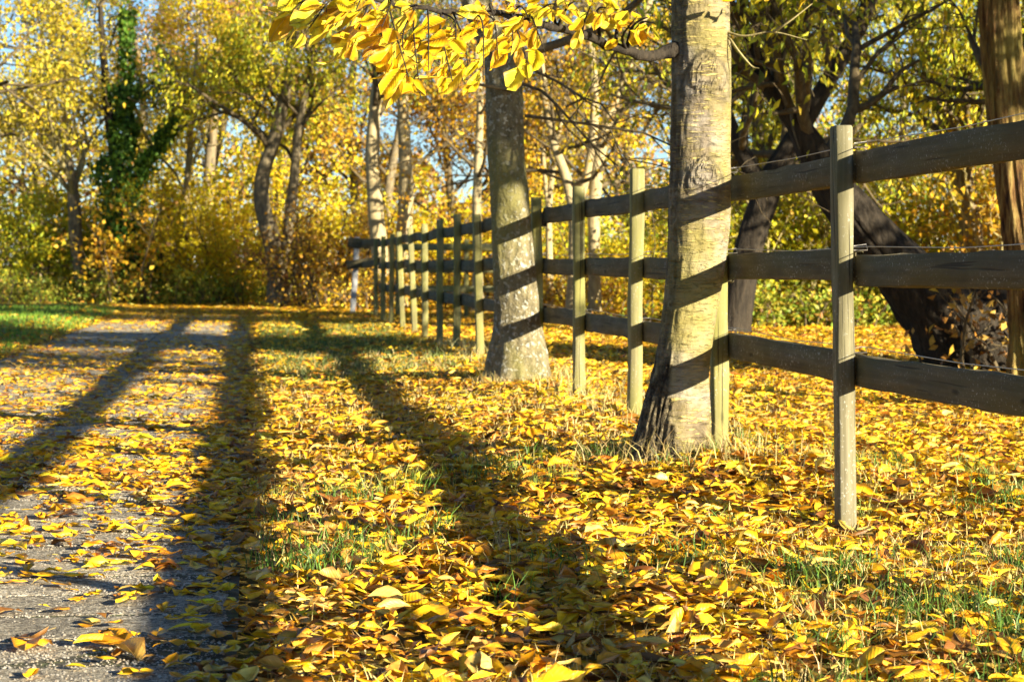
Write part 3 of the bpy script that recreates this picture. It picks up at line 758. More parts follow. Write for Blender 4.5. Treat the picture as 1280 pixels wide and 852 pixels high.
    for p in ((0.80, 7.75, 1.795), (0.86, 7.75, 1.81), (0.91, 7.75, 1.80), (0.96, 7.75, 1.815), (1.10, 7.8, 1.80)):
        P.append(np.array(p)); A.append(norm(np.array((-.6, -.2, -.25)) + rng.normal(0, .3, 3))); L.append(.08); N.append(norm(np.array((.3, -.6, .7)) + rng.normal(0, .3, 3)))
    cols = palette(rng, 'hang', len(P), 0.10)
    for i in range(len(P)):
        v, f, c, uv = leaf_mesh_arrays(rng, P[i][None], A[i][None], N[i][None], np.array([L[i]]), np.array([L[i] * rng.uniform(.24, .33)]), cols[i][None], 2, fold=0.25, curl=0.2)
        obj('leaf', mesh_data('leaf', v, f, M['leaf_hang'], col=c, uv=uv), bough if i < nb else side)
    return root
build_cherry()

# ---- the second tree by the fence, grey-green and spotted with lichen
def build_second():
    Y = 13.2; k = Y / FPX
    root = thing('lichened_tree', 'second tree along the fence with lichen spotted bark striped by rail shadows', 'tree', (0.02, Y, 0))
    rows = [(490, 604, 690), (470, 608, 688), (440, 613, 684), (400, 619, 676), (350, 617, 670), (300, 615, 664.5), (250, 613, 661), (200, 610, 656), (150, 608, 654), (100, 606, 652), (70, 602, 648), (40, 590, 632), (10, 578, 616), (-40, 566, 602), (-110, 560, 592)]
    prof = []
    for (py, xl, xr) in rows:
        prof.append((((xl + xr) / 2 - 640) * k, Y, 0.82 + (330 - py) * k, (xr - xl) / 2 * k))
    prof += [(-0.40, Y + .1, 3.9, .085), (-0.45, Y + .1, 5.0, .05), (-0.42, Y + .1, 6.0, .025)]
    v, f, S = trunk_surface(prof, sides=96, per=14, flare=0.22, lobes=5, rough=0.07, seed=33, flare_h=0.16, knots=((1.95, R(-70), .05, .012),))
    obj('trunk', mesh_data('trunk', v, f, M['lichen']), root)
    bb = Buf(); g = Grower(15, bb, 2, {'nc': (5, 4), 'trop': 0.0, 'wob': 0.2})
    for kk in range(11):
        z = 2.1 + kk * 0.36; i = int(np.argmin(abs(S[:, 2] - z))); az = kk * 2.4 + 0.6
        g.grow(tuple(S[i, :3]), (math.cos(az) * .9, math.sin(az) * .9, .3), 2.3 - 0.1 * kk, 0.035, 0)
    # thin twigs that hang across and beside the trunk
    for (p, d, L) in (((0.05, 13.05, 1.95), (.8, -.4, .1), .9), ((0.0, 13.05, 1.9), (-.8, -.3, .0), 1.1), ((0.02, 13.0, 2.1), (.5, -.5, -.6), .9), ((0.08, 13.1, 1.75), (.9, 0, .15), 1.3)):
        g.grow(p, tuple(norm(np.array(d))), L, 0.012, 0)
    obj('branches', bb.mesh('branches', M['twig']), root)
    rng = np.random.default_rng(78)
    v, f, c, uv = leaves_on(rng, g.tw, 2000, 0.06, 0.08, 0.5, 'hang', zmin=2.75)
    obj('crown', mesh_data('crown', v, f, M['leaf_far'], col=c, smooth=False), root, 'stuff')
build_second()

def stem(Y, rows, k0=None):
    """rows (x, z, r) at distance Y"""
    return [(x, Y, z, r) for (x, z, r) in rows]
def PX(Y, rows):
    """stem rows measured on the photograph as seen at distance Y (x, y, half width), turned into metres"""
    k = Y / FPX
    return [((px - 640) * k, Y, 0.82 + (330 - py) * k, hw * k) for (px, py, hw) in rows]

# ---- left background, far end of the path
tree('spreading_tree', 'bare topped tree with a straight trunk and fanning straw coloured twigs at the far left', 'tree',
     [PX(42, [(108, 392, 10), (106, 370, 8), (99, 330, 8), (95, 290, 8.5), (94, 255, 8), (90, 215, 5), (84, 170, 3), (80, 110, 2)])], M['bark_grey'], 'olive', 5200, limbs=13, limb_len=2.3, z_first=1.95, nc=(6, 4), limb_ang=(20, 58), twig='twig_light', spread=.12)
def ivy_extra(rng):
    n = 6800; t = rng.random(n) ** 1.1
    z = 0.10 + t * 4.3; up = rng.random(n) < .10; z = np.where(up, rng.uniform(4.2, 5.9, n), z)
    cx = -7.62 - 0.25 * np.sin(z * .7) + np.where(z > 3.2, -.12 * (z - 3.2), 0); rr = np.where(up, .16, 0.64 - 0.085 * z + 0.13 * np.sin(z * 3.1) + 0.10 * np.sin(z * 7.3 + 1))
    side = rng.random(n) < .16
    a = rng.random(n) * 2 * math.pi; r = np.abs(rr) * np.sqrt(rng.uniform(.3, 1, n)) * (1 + .25 * np.abs(rng.normal(0, 1, n)) * (rng.random(n) < .3))
    s = rng.random(n)
    x = np.where(side, -7.5 + 1.0 * s, cx + np.cos(a) * r); y = np.where(side, 41.9 + rng.normal(0, .15, n), 42 + np.sin(a) * r)
    z = np.where(side, 2.7 + 1.25 * s + rng.normal(0, .14, n), z)
    pos = np.stack([x, y, z], -1)
    L = .10 * rng.uniform(.7, 1.3, n)
    v, f, c, uv = leaf_mesh_arrays(rng, pos, norm(rng.normal(0, .5, (n, 3)) + np.array((0, 0, -.8))), norm(np.stack([np.cos(a), np.sin(a), np.full(n, .4)], -1) + rng.normal(0, .4, (n, 3))), L, L * .45, palette(rng, 'ivy', n), 0)
    return v, f, c
tree('ivy_clad_tree', 'tree wrapped in a dark green column of ivy beyond the path', 'tree',
     [PX(42, [(172, 392, 11), (170, 340, 10), (160, 280, 9), (150, 220, 8), (140, 160, 7), (133, 90, 5), (128, 10, 3)]), PX(42, [(155, 250, 5), (185, 205, 5), (215, 165, 4), (235, 125, 3)])],
     M['bark_dark'], 'ivy', 900, limbs=8, limb_len=1.4, z_first=3.4, nc=(4, 3), extra=ivy_extra, crown='ivy')
bush('golden_bramble', 'orange yellow leaved bush in front of the ivy covered trunk', 'bush', -7.55, 41.0, 2.0, .75, 'gold', 420, stems=6, size=.10, aspect=.75)
tree('pale_sapling', 'slender pale trunk standing between the ivy column and yellow bushes', 'tree',
     [PX(43, [(225, 392, 5.5), (228, 330, 5), (231, 270, 4.8), (236, 215, 4.2), (240, 160, 3.5), (246, 90, 2.5), (250, 10, 1.5)])], M['bark_pale'], 'yellow', 5200, limbs=11, limb_len=2.3, z_first=2.0, nc=(6, 4), limb_ang=(45, 80), twig='twig_light')
tree('leaning_twin_tree', 'crooked grey tree with two stems rising from one foot by the path end', 'tree',
     [PX(40, [(347, 392, 17), (348, 360, 14), (346, 330, 13), (338, 292, 12), (328, 255, 10.5), (329, 220, 9.5), (342, 180, 9), (355, 130, 7.5), (366, 70, 6), (380, -20, 4)]),
      PX(40, [(352, 335, 9), (360, 300, 8), (364, 260, 7), (369, 215, 6), (374, 160, 5), (390, 90, 3.5)])],
     M['bark_grey'], 'lime', 5200, limbs=16, limb_len=2.2, z_first=2.6, nc=(5, 4), hang=.5, aspect=.4, size=.11)
bush('yellow_bush', 'bright yellow bush between the pale sapling and the crooked twin stemmed tree', 'bush', -5.6, 42.6, 3.0, 2.3, 'yellow', 5200, stems=16)
bush('yellow_bush', 'yellow lime bush spreading left of the crooked twin stemmed tree foot', 'bush', -5.3, 41.6, 1.8, 1.4, 'yellow', 2200, stems=12)
bush('russet_thicket', 'tangled thicket of brown and gold leaves beside the fence end post', 'bush', -3.25, 38.2, 2.2, 1.5, 'gold', 1500, stems=14, size=.075)
bush('russet_thicket', 'brown leaved thicket right of the crooked twin stemmed tree', 'bush', -3.9, 39.4, 2.2, 1.0, 'russet', 800, stems=10, size=.075)
bush('lime_bush', 'green yellow bush at the far left edge beneath bare twigs', 'bush', -10.0, 43.0, 2.5, 2.0, 'lime', 3600, stems=14)
bush('lime_bush', 'yellow green bush behind the straight trunk with fanning twigs', 'bush', -8.6, 44.5, 2.8, 2.4, 'yellow', 4200, stems=16)
bush('olive_bush', 'olive yellow bush just left of the ivy column', 'bush', -8.3, 43.6, 2.0, 1.3, 'olive', 2200, stems=12)
bush('hedge_undergrowth', 'low green undergrowth below the ivy column and the pale sapling', 'undergrowth', -6.9, 41.0, .6, 2.2, 'undergrowth', 1300, stems=26, size=.07, lean=.7)
bush('hedge_undergrowth', 'low mixed undergrowth beneath the straight trunk at the far left', 'undergrowth', -9.3, 41.0, .5, 2.4, 'undergrowth', 1200, stems=26, size=.07, lean=.7)
bush('hedge_undergrowth', 'low green brambles in front of the bright yellow bush', 'undergrowth', -5.35, 41.2, .5, 1.5, 'undergrowth', 800, stems=20, size=.07, lean=.7)
# dark branched crown that leans in from the left, nearer
tree('dark_crowned_tree', 'dark branched tree with dull gold leaves overhanging the upper left corner', 'tree',
     [stem(33, [(-10.3, 0, .22), (-10.25, 1.5, .19), (-10.1, 3.0, .16), (-10.0, 4.6, .12), (-9.9, 6.2, .07), (-9.8, 8, .04)])], M['bark_dark'], 'olive', 8500, limbs=16, limb_len=3.2, z_first=2.6, nc=(6, 5), limb_ang=(50, 90), size=.09, face=-.3, spread=.16)
tree('russet_tree', 'tall tree with thin russet leaves against the sky above the path end', 'tree',
     [stem(48, [(-7.1, 0, .16), (-7.0, 2.5, .14), (-6.8, 5.0, .10), (-6.6, 7.5, .06), (-6.5, 9.5, .03)])], M['bark_grey'], 'russet', 8500, limbs=15, limb_len=3.0, z_first=3.2, nc=(6, 5), size=.085, spread=.16)
# ---- beyond the fence, middle
tree('mottled_tree', 'mottled grey trunk rising right behind the far end of the fence', 'tree',
     [PX(36.5, [(477, 394, 12), (476, 360, 11), (474, 300, 10.5), (469, 250, 10), (466, 200, 9), (469, 140, 8), (476, 70, 6.5), (484, -20, 5)])], M['bark_pale'], 'willow', 1500, limbs=9, limb_len=1.7, z_first=3.3, nc=(5, 5), hang=.9, aspect=.28, size=.13, trop=-.03, twig_trop=-.12)
tree('smooth_tree', 'smooth pale trunk crossed by twig shadows behind the far fence', 'tree',
     [PX(38.5, [(497, 392, 11), (500, 340, 10.5), (505, 290, 10), (508, 240, 9), (506, 180, 8), (504, 120, 7), (506, 40, 5), (508, -40, 4)])], M['bark_pale'], 'gold', 800, limbs=9, limb_len=2.0, z_first=3.6, nc=(6, 4))
tree('slim_tree', 'slim upright trunk seen between far posts left of the lichen spotted tree', 'tree',
     [PX(34, [(597, 392, 7), (597, 330, 6), (596, 260, 5.8), (598, 200, 5.2), (600, 130, 4.5), (596, 50, 3.5), (598, -40, 2.5)])], M['bark_pale'], 'gold', 1100, limbs=12, limb_len=2.2, z_first=2.2, nc=(6, 4), limb_ang=(55, 95))
tree('slim_tree', 'thin forked trunk just right of the lichen spotted tree', 'tree',
     [PX(36, [(687, 392, 5), (687, 330, 4.5), (686, 270, 4), (690, 220, 3.6), (700, 160, 3), (712, 90, 2)]), PX(36, [(686, 270, 3), (680, 210, 2.8), (676, 140, 2.2)])], M['bark_pale'], 'yellow', 1300, limbs=10, limb_len=1.8, z_first=2.2, nc=(5, 4))
tree('forked_tree', 'spreading tree with a dark and a pale stem beyond the middle posts', 'tree',
     [PX(34, [(743, 394, 8.5), (743, 340, 7.5), (742, 280, 7.5), (744, 235, 8), (749, 195, 8), (760, 150, 7), (775, 110, 6), (795, 60, 5), (815, -10, 4)]),
      PX(34, [(716, 392, 7.5), (717, 330, 7), (717, 270, 7), (708, 225, 6.5), (694, 185, 6), (684, 140, 5), (676, 80, 4)]),
      PX(34, [(722, 255, 6.5), (735, 215, 6.5), (742, 160, 6), (742, 100, 5), (735, 30, 4)])],
     M['bark_pale'], 'gold', 1900, limbs=18, limb_len=2.3, z_first=1.9, nc=(6, 4), limb_ang=(55, 95), size=.085, spread=.10)
bush('yellow_bush', 'clear yellow bush behind the darkest far posts', 'bush', -1.7, 40.5, 2.2, 1.6, 'yellow', 2600, stems=14)
bush('yellow_bush', 'golden bush glimpsed between the slim trunk and the lichen spotted tree', 'bush', -0.6, 41.5, 2.4, 1.6, 'gold', 2600, stems=14)
bush('yellow_bush', 'yellow scrub behind the thin forked trunk', 'bush', 0.75, 40.0, 2.0, 1.5, 'yellow', 2300, stems=16)
bush('lime_bush', 'green and yellow scrub behind the pale stem of the spreading tree', 'bush', 2.1, 37.5, 2.0, 1.7, 'lime', 2400, stems=18)
bush('yellow_bush', 'yellow leaved scrub beyond the post just left of the ringed bark trunk', 'bush', 2.6, 33.0, 1.7, 1.2, 'yellow', 1800, stems=14)
bush('hedge_undergrowth', 'low yellow scrub at the foot of the spreading forked tree', 'undergrowth', 1.3, 35.5, .9, 2.6, 'gold', 1600, stems=26, size=.07, lean=.6)
bush('hedge_undergrowth', 'low scrub along the back of the sunlit cross fence', 'undergrowth', -1.3, 36.0, .9, 2.6, 'gold', 1600, stems=26, size=.07, lean=.6)
# ---- right background
tree('leaning_dark_tree', 'dark trunk leaning to the right behind the ringed bark tree', 'tree',
     [PX(23.7, [(908, 432, 24), (913, 410, 21), (922, 370, 19), (934, 320, 18), (948, 270, 18), (966, 220, 17), (1000, 160, 14), (1035, 100, 12), (1070, 40, 11), (1100, -40, 8)]),
      PX(23.7, [(958, 245, 14), (935, 205, 12), (915, 165, 10), (900, 110, 8), (895, 30, 6)])],
     M['bark_dark'], 'lime', 3200, limbs=18, limb_len=2.0, z_first=1.7, nc=(6, 4), size=.10, aspect=.35, hang=.5, sides=40, ridge=.12)
K = 15.8
tree('old_willow', 'black multi stemmed willow with a thick stem leaning low to the left behind the fence', 'tree',
     [PX(K, [(1270, 482, 80), (1236, 446, 74), (1192, 398, 62), (1142, 348, 50), (1098, 302, 41), (1060, 256, 34), (1030, 215, 26), (1000, 160, 17), (960, 110, 11), (930, 40, 8)]),
      PX(K + .25, [(1290, 475, 90), (1268, 430, 84), (1248, 392, 70), (1238, 360, 52), (1232, 338, 28)]),
      PX(K + .5, [(1290, 470, 60), (1288, 400, 42), (1290, 320, 30), (1305, 220, 24), (1330, 100, 18)])],
     M['bark_dark'], 'lime', 1300, limbs=24, limb_len=1.5, z_first=1.5, nc=(6, 4), size=.10, aspect=.32, hang=.6, flare=.2, sides=60, spread=.1, ridge=.16)
bush('dead_bracken', 'brown withered bracken and twigs against the foot of the black willow', 'undergrowth', 3.75, 15.0, .8, 1.0, 'brown', 170, stems=9, size=.075, twig='twig', lean=.6, depth=.5)
tree('stringy_bark_tree', 'tree with orange stringy sunlit bark at the right edge', 'tree',
     [PX(14.2, [(1306, 480, 32), (1300, 440, 29), (1290, 360, 27), (1280, 290, 26), (1270, 230, 25), (1259, 150, 24), (1250, 70, 23), (1246, 0, 22), (1240, -120, 21), (1238, -300, 17), (1245, -520, 11), (1250, -700, 6)])],
     M['bark_orange'], 'lime', 5000, limbs=16, limb_len=2.1, z_first=2.5, nc=(5, 4), size=.10, aspect=.35, hang=.5, sides=110, ridge=.30)
hedge = [('lime_bush', 'yellow and green bush seen right beside the leaning dark trunk', 3.15, 27.0, 2.3, 1.3, 'lime', 2600),
         ('yellow_bush', 'sunlit yellow bush framed by the two lower rails right of the grey post', 4.15, 27.8, 2.0, 1.4, 'yellow', 2600),
         ('lime_bush', 'green yellow bush above the middle rail behind the willow stems', 5.3, 27.2, 2.6, 1.6, 'lime', 3000),
         ('gold_bush', 'gold bush between the willow and the stringy orange trunk', 6.5, 26.0, 2.6, 1.5, 'gold', 2600),
         ('lime_bush', 'dull green bush behind the base of the stringy orange trunk', 7.6, 27.5, 3.0, 1.8, 'willow', 3000)]
for nm, lb, x, y, h, w, pal, n in hedge: bush(nm, lb, 'bush', x, y, h, w, pal, n, stems=20, size=.08, twig='twig_light')
bush('hedge_undergrowth', 'green weeds along the far edge of the leafy field', 'undergrowth', 4.0, 26.3, .4, 3.4, 'undergrowth', 1500, stems=40, size=.07, lean=.7, depth=.8)
tree('crack_willow', 'green leaved tree filling the upper right behind the grey post', 'tree',
     [stem(26, [(5.75, 0, .16), (5.7, 1.5, .14), (5.3, 3.0, .11), (4.8, 4.5, .07), (4.9, 6.0, .04)])], M['bark_grey'], 'lime', 6500, limbs=18, limb_len=2.0, z_first=1.6, nc=(6, 5), size=.10, aspect=.32, hang=.7, face=-1.57)
tree('crack_willow', 'yellow green tree high between the ringed bark trunk and the grey post', 'tree',
     [stem(28, [(3.3, 0, .13), (3.4, 1.5, .12), (3.3, 3.0, .09), (3.5, 4.5, .06), (3.4, 6.0, .03)])], M['bark_grey'], 'lime', 5000, limbs=16, limb_len=2.0, z_first=1.6, nc=(6, 5), size=.10, aspect=.35, hang=.6, face=-1.57)
tree('crack_willow', 'dark green leaved tree in the top right corner beside the orange trunk', 'tree',
     [stem(25, [(6.6, 0, .15), (6.5, 1.5, .13), (6.4, 3.0, .10), (6.3, 4.5, .06), (6.3, 6.0, .03)])], M['bark_grey'], 'lime', 5500, limbs=16, limb_len=2.0, z_first=1.6, nc=(6, 5), size=.10, aspect=.32, hang=.7, face=-1.57)

# ---- the wood beyond, one tree at a time
far_trees = [('far_tree', 'tall yellow tree far behind the spreading bare topped tree', -11.8, 52, 'yellow', 4200), ('far_tree', 'tall dull gold tree far behind the bush at the far left', -9.8, 54, 'olive', 4200),
             ('far_tree', 'far yellow tree showing between the ivy column and pale sapling', -8.0, 56, 'yellow', 3600), ('far_tree', 'far golden tree behind the bright yellow bush', -5.9, 53, 'yellow', 4600),
             ('far_tree', 'far thin leaved tree behind the crooked twin stemmed tree', -4.2, 55, 'russet', 3400), ('far_tree', 'far gold tree behind the thicket by the fence end', -2.9, 50, 'gold', 3800),
             ('far_tree', 'far yellow tree behind the two trunks at the fence end', -1.5, 53, 'gold', 4600), ('far_tree', 'far gold tree with sky gaps just left of the lichen spotted trunk', -0.4, 51, 'gold', 4200),
             ('far_tree', 'far tall gold tree between the lichen spotted trunk and the forked tree', 1.2, 54, 'gold', 5000), ('far_tree', 'far yellow tree behind the forked tree', 3.0, 50, 'yellow', 5200),
             ('far_tree', 'far gold tree hidden behind the ringed bark trunk', 4.8, 52, 'yellow', 5000), ('far_tree', 'far green gold tree behind the leaning dark trunk', 6.8, 48, 'lime', 5200), ('far_tree', 'far dull gold tree behind the willow stems', 9.0, 50, 'olive', 3600), ('far_tree', 'far green tree at the right edge behind the orange trunk', 11.0, 49, 'willow', 3600)]
for i, (nm, lb, x, y, pal, n) in enumerate(far_trees):
    r_ = random.Random(i + 60)
    h = r_.uniform(7, 9.5)
    tree(nm, lb, 'tree', [stem(y, [(x, 0, .15), (x + r_.uniform(-.2, .2), h * .3, .12), (x + r_.uniform(-.4, .4), h * .6, .08), (x + r_.uniform(-.5, .5), h, .03)])], M['bark_grey'], pal, n, limbs=14, limb_len=2.5, z_first=1.5, nc=(5, 4),
         size=.11, spread=.2, group='trees of the far wood', sides=8)
def far_wood():
    """the wood beyond reads as one mass of dull gold and brown"""
    rng = np.random.default_rng(404); n = 36000
    x = rng.uniform(-22, 22, n); y = rng.uniform(60, 78, n)
    top = 4.6 + 1.3 * np.sin(x * .7) + .9 * np.sin(x * 1.9 + 1)
    z = top * rng.random(n) ** .8
    L = .20 * rng.uniform(.6, 1.4, n)
    c = np.where((np.sin(x * 1.3 + y) > 0)[:, None], palette(rng, 'yellow', n), palette(rng, 'russet', n))
    v, f, cc, uv = leaf_mesh_arrays(rng, np.stack([x, y, z], -1), norm(rng.normal(0, 1, (n, 3))), norm(rng.normal(0, .7, (n, 3)) + np.array((.2, -.4, .6))), L, L * .35, c, 0)
    o = obj('far_wood', mesh_data('far_wood', v, f, M['leaf_far'], col=cc, smooth=False), None, 'stuff')
    tag(o, 'dull gold mass of far woodland closing the view behind the trees')
far_wood()

# ---- unseen field trees right of the frame; crowns shade the willow, the fence and the verge, the last two added to darken the far posts
for lb, x, y, h, n, zf in (('broad field tree right of the orange trunk, nearest the fence', 6.4, 8.2, 6.5, 6500, 2.5), ('broad field tree standing beyond the nearest one', 8.4, 10.2, 6.5, 5200, 3.3), ('dense low unseen field tree that shades the willow', 9.6, 10.9, 5.0, 6500, .7), ('small unseen field tree added to shade the far posts', 5.7, 14.7, 5.2, 3600, 2.3), ('round unseen field tree added to shade the farthest posts', 8.6, 19.2, 6.5, 5200, 2.6)):
    tree('field_tree', lb, 'tree', [stem(y, [(x, 0, .17), (x + .1, 1.5, .15), (x - .1, 3, .12), (x, h * .7, .07), (x, h, .03)])], M['bark_grey'], 'gold', n, limbs=14, limb_len=1.7, z_first=zf, nc=(5, 4), size=.11, spread=.13, group='field trees beyond the right edge')

# ------------------------------------------------------------------ leaf litter
def build_litter():
    rng = np.random.default_rng(2024)
    # candidates: distance so that near ground gets about 620 leaves to the square metre, thinning with distance
    N = 200000
    ys = rng.uniform(3.3, 46, N)
    wgt = (0.30 * ys + 0.6) * 960 * np.minimum(1, 6.0 / ys) ** 0.85
    target = np.trapz((0.30 * np.linspace(3.3, 46, 200) + .6) * 2 * 960 * np.minimum(1, 6 / np.linspace(3.3, 46, 200)) ** .85, np.linspace(3.3, 46, 200))
    p = wgt / wgt.sum()
    y = rng.choice(ys, int(target), p=p); n = len(y)
    x = rng.uniform(-1, 1, n) * (0.30 * y + 0.6)
    u = path_u(x, y); path = (u > PATH_L - .02) & (u < PATH_R + .02)
    def nz(a, b, s): return np.sin(a * s * 1.7 + 1.3 * np.sin(b * s * .9)) * np.sin(b * s * 1.3 + 1.1 * np.sin(a * s * 1.1 + 2))
    patch = nz(x, y, 2.1) * .5 + nz(x + 3, y - 2, 5.3) * .3
    keep = np.ones(n)
    cen = 1 - np.abs((u - (PATH_R + PATH_L) / 2) / ((PATH_R - PATH_L) / 2)) 
    pd = np.interp(y, [3.3, 4.6, 5.2, 6.2, 8, 17, 20, 23, 27, 30, 46], [.04, .06, .11, .24, .56, .55, .34, .10, .22, .75, .9]) * (1 + .9 * patch)
    pd = pd * np.interp(u, [-2.1, -1.9, -.55, -.25, -.055], [.9, .8, 1.0, 1.1, 1.5]) + np.interp(u, [-.42, -.055], [0, 1]) * np.interp(y, [4.5, 9], [.16, .34])
    keep = np.where(path, pd, keep)
    grassy = (~path) & (nz(x, y, 1.25) + .5 * nz(x, y, 3.7) > .55) & (y < 9)      # tufts of grass push through here
    keep = np.where(grassy, .75, keep)
    lv = (u < PATH_L - .02); keep = np.where(lv, np.interp(u, [-6, -3.0, -2.3], [.05, .08, .6]), keep)
    verge_dark = (~path) & (u > PATH_R) & (x < fence_x(y) - .3) & (y > 15) & (y < 26); keep = np.where(verge_dark, .42, keep)
    sel = rng.random(n) < keep
    x, y, u, path = x[sel], y[sel], u[sel], path[sel]; n = len(x)
    z = gz(x, y) + np.where(path, .021 + rng.random(n) * .010, .006 + rng.random(n) ** 1.5 * .034)
    yaw = rng.random(n) * 2 * math.pi
    tilt = np.where(path, .085, .25) * np.abs(rng.normal(0, 1, n))
    tz = rng.random(n) * 2 * math.pi
    nr = norm(np.stack([np.cos(tz) * np.sin(tilt), np.sin(tz) * np.sin(tilt), np.cos(tilt)], -1))
    ax0 = np.stack([np.cos(yaw), np.sin(yaw), np.zeros(n)], -1)
    ax = norm(ax0 - nr * (ax0 * nr).sum(1)[:, None])
    L = np.where(rng.random(n) < .3, rng.uniform(.028, .055, n), np.clip(rng.normal(.071, .017, n), .035, .12)) * np.interp(y, [4, 12, 30, 46], [1, 1.0, 1.25, 1.7])
    Wd = L * np.where(rng.random(n) < .25, rng.uniform(.33, .46, n), rng.uniform(.17, .33, n))
    z += np.sin(tilt) * L * .22
    cols = palette(rng, 'litter', n)
    # leaves on the verge next to the path are older and browner
    old = (~path) & (np.abs(u - PATH_R) < .35) & (rng.random(n) < .4) & (y < 9)
    cols[old] = palette(rng, 'brown', int(old.sum()))
    pos = np.stack([x, y, z], -1)
    inview = (np.abs(x) < .246 * y) & (y > 4.08)
    near = np.where(inview)[0]; near = near[np.argsort(y[near] - L[near] * 3)][:300]
    rest = np.ones(n, bool); rest[near] = False
    B = []
    for det, mask in ((2, rest & (y < 9.5)), (1, rest & (y >= 9.5))):
        i = np.where(mask)[0]
        B.append(leaf_mesh_arrays(rng, pos[i], ax[i], nr[i], L[i], Wd[i], cols[i], det, fold=.20, curl=.12))
    off = 0; V, F, C, U = [], [], [], []
    for v, f, c, uv in B:
        V.append(v); F.append(f + off); C.append(c); U.append(uv); off += len(v)
    litter = obj('fallen_leaves', mesh_data('fallen_leaves', np.concatenate(V), np.concatenate(F), M['leaf_near'], col=np.concatenate(C), uv=np.concatenate(U)), None, 'stuff')
    tag(litter, 'carpet of fallen yellow leaves over verge, path and field')
    # the nearest leaves one by one, from thirty leaf shapes
    shapes = []
    for q in range(36):
        pal = 'litter' if q < 28 else 'brown'
        v, f, c, uv = leaf_mesh_arrays(rng, np.zeros((1, 3)), np.array([[1., 0, 0]]), np.array([[0, 0, 1.]]), np.array([1.0]), np.array([rng.uniform(.20, .32)]), palette(rng, pal, 1), 2, fold=.16, curl=.10)
        # a stalk on each
        sv = np.array([(-.5, .006, 0), (-.5, -.006, 0), (-.5, 0, .01), (-.68, .03 * rng.normal() + .004, .02), (-.68, .03 * rng.normal() - .004, .02), (-.70, 0, .03)])
        sf = np.array([(0, 1, 4), (0, 4, 3), (1, 2, 5), (1, 5, 4), (2, 0, 3), (2, 3, 5)]) + len(v)
        shapes.append(mesh_data('fallen_leaf', np.concatenate([v, sv]), np.concatenate([f, sf]), M['leaf_near'], col=np.concatenate([c, np.tile(c[:1] * .7, (6, 1))]), uv=np.concatenate([uv, np.zeros((6, 3))])))
    for i in near:
        o = bpy.data.objects.new('fallen_leaf', shapes[int(rng.integers(0, 36))]); COL.objects.link(o); o.parent = litter
        b = np.cross(nr[i], ax[i])
        m = Matrix(((ax[i][0], b[0], nr[i][0], pos[i][0]), (ax[i][1], b[1], nr[i][1], pos[i][1]), (ax[i][2], b[2], nr[i][2], pos[i][2] + .004), (0, 0, 0, 1)))
        o.matrix_local = m @ Matrix.Diagonal((L[i], L[i], L[i], 1))
build_litter()

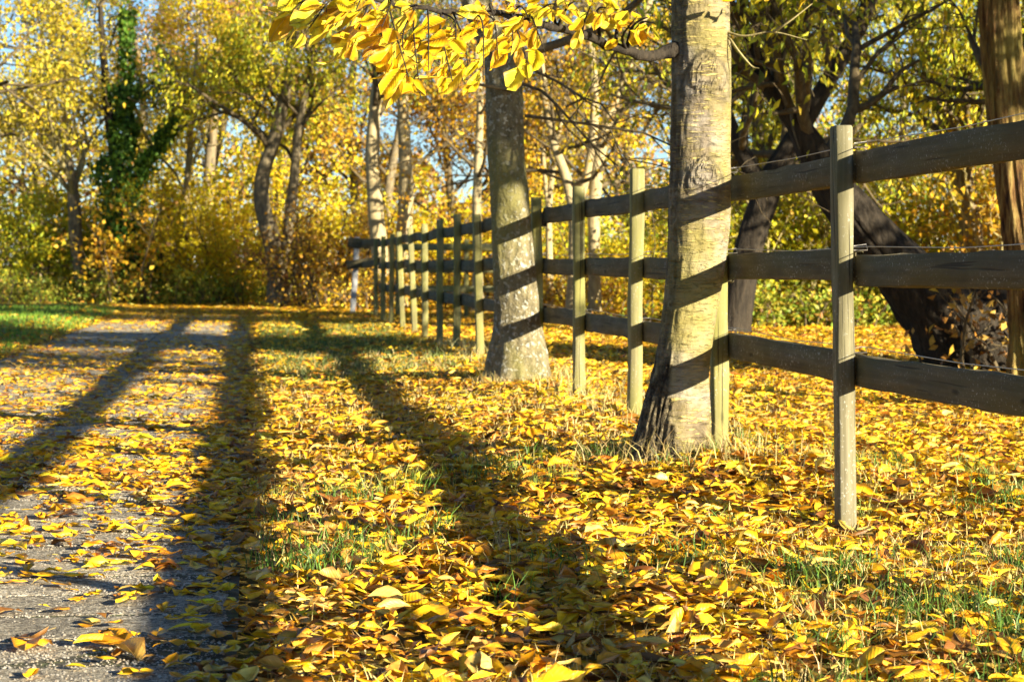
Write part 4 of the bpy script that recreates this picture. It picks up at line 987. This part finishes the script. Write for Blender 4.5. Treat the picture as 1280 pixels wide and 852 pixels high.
# ------------------------------------------------------------------ grass
def build_grass():
    rng = np.random.default_rng(909)
    def nz(a, b, s): return np.sin(a * s * 1.7 + 1.3 * np.sin(b * s * .9)) * np.sin(b * s * 1.3 + 1.1 * np.sin(a * s * 1.1 + 2))
    P, H, C, Lean = [], [], [], []
    def put(x, y, h, c, lean):
        P.append(np.stack([x, y, gz(x, y)], -1)); H.append(h); C.append(c); Lean.append(lean)
    def cols(base, n, j=.2): return np.clip(np.array(base) * (1 + rng.normal(0, j, (n, 1))) * (1 + rng.normal(0, .07, (n, 3))), .005, .8)
    # straw stubble all over the verge
    n = 52000; y = 3.4 + rng.random(n) ** 1.1 * 15; x = rng.uniform(-.30, .30, n) * y
    u = path_u(x, y); ok = (u > PATH_R + .06) & (nz(x, y, 1.1) + rng.normal(0, .5, n) > -.15) & (x < fence_x(y) + .5)
    x, y = x[ok], y[ok]; n = len(x)
    put(x, y, rng.uniform(.03, .072, n), cols((.64, .50, .19), n), .4)
    # thin straw in the field
    n = 5000; y = 4.5 + rng.random(n) * 14; x = fence_x(y) + rng.random(n) * (.29 * y)
    put(x, y, rng.uniform(.03, .08, n), cols((.50, .42, .15), n), .35)
    # green tufts in the foreground and where leaves lie thin
    cy = 3.7 + rng.random(520) ** 1.3 * 5.0; cx = rng.uniform(-.28, .30, 520) * cy
    cu = path_u(cx, cy); ok = (cu > PATH_R + .1) & (nz(cx, cy, 1.25) + .5 * nz(cx, cy, 3.7) + rng.normal(0, .35, 520) > .30)
    for a, b in zip(cx[ok], cy[ok]):
        k = int(rng.integers(25, 70)); s = rng.uniform(.03, .08)
        xx = a + rng.normal(0, s, k); yy = b + rng.normal(0, s, k)
        put(xx, yy, rng.uniform(.04, .115, k), cols((.10, .19, .025) if rng.random() < .75 else (.26, .28, .05), k, .3), .5)
    # tall dead grass round the foot of the ringed trunk
    n = 300; a = rng.uniform(-3.4, -.2, n); r = .12 + np.abs(rng.normal(0, .15, n))
    x = .65 + np.cos(a) * r * 1.2; y = 8.0 + np.sin(a) * r
    put(x, y, rng.uniform(.04, .19, n), cols((.43, .33, .12), n, .3), .7)
    n = 260; a = rng.uniform(-3.0, .1, n); r = rng.uniform(.22, .36, n)
    put(.04 + np.cos(a) * r, 13.2 + np.sin(a) * r, rng.uniform(.03, .11, n), cols((.42, .33, .12), n, .3), .6)
    n = 700; y = rng.uniform(7.4, 20, n); x = fence_x(y) + rng.normal(0, .12, n)
    put(x, y, rng.uniform(.06, .17, n), cols((.52, .43, .17), n), .4)
    # green lawn: far left verge, and the shaded verge by the far posts
    n = 15000; y = rng.uniform(17, 37, n); u = PATH_L - .1 - rng.random(n) ** 1.2 * 4.5; x = u - .125 * y
    put(x, y, rng.uniform(.04, .10, n), cols((.17, .31, .03), n, .3), .4)
    n = 14000; y = rng.uniform(13.5, 28, n); x = rng.uniform(PATH_R + .15 - .125 * y, fence_x(y) - .1)
    put(x, y, rng.uniform(.03, .075, n), cols((.15, .19, .035), n, .3), .4)
    p = np.concatenate(P); h = np.concatenate(H); c = np.concatenate(C); ln = np.concatenate([np.full(len(a), l) for a, l in zip(P, Lean)])
    n = len(p)
    az = rng.random(n) * 2 * math.pi
    wd = np.stack([np.cos(az), np.sin(az), np.zeros(n)], -1)
    le = rng.normal(0, 1, (n, 2)) * ln[:, None]
    d1 = np.stack([le[:, 0] * .5, le[:, 1] * .5, np.ones(n)], -1); d2 = np.stack([le[:, 0] * 1.5, le[:, 1] * 1.5, np.ones(n) * .8], -1)
    w = np.interp(p[:, 1], [4, 10, 30], [.0016, .0022, .0055])[:, None]
    b = p - np.array((0, 0, .005)); m = p + norm(d1) * h[:, None] * .55; t = m + norm(d2) * h[:, None] * .5
    V = np.stack([b - wd * w, b + wd * w, m + wd * w * .8, m - wd * w * .8, t], 1).reshape(-1, 3)
    F = (np.array([(0, 1, 2), (0, 2, 3), (3, 2, 4)])[None] + (np.arange(n) * 5)[:, None, None]).reshape(-1, 3)
    g = obj('grass', mesh_data('grass', V, F, M['grass'], col=np.repeat(c, 5, axis=0), smooth=False), None, 'stuff')
    tag(g, 'short straw stubble and green tufts pushing through the leaves')
build_grass()
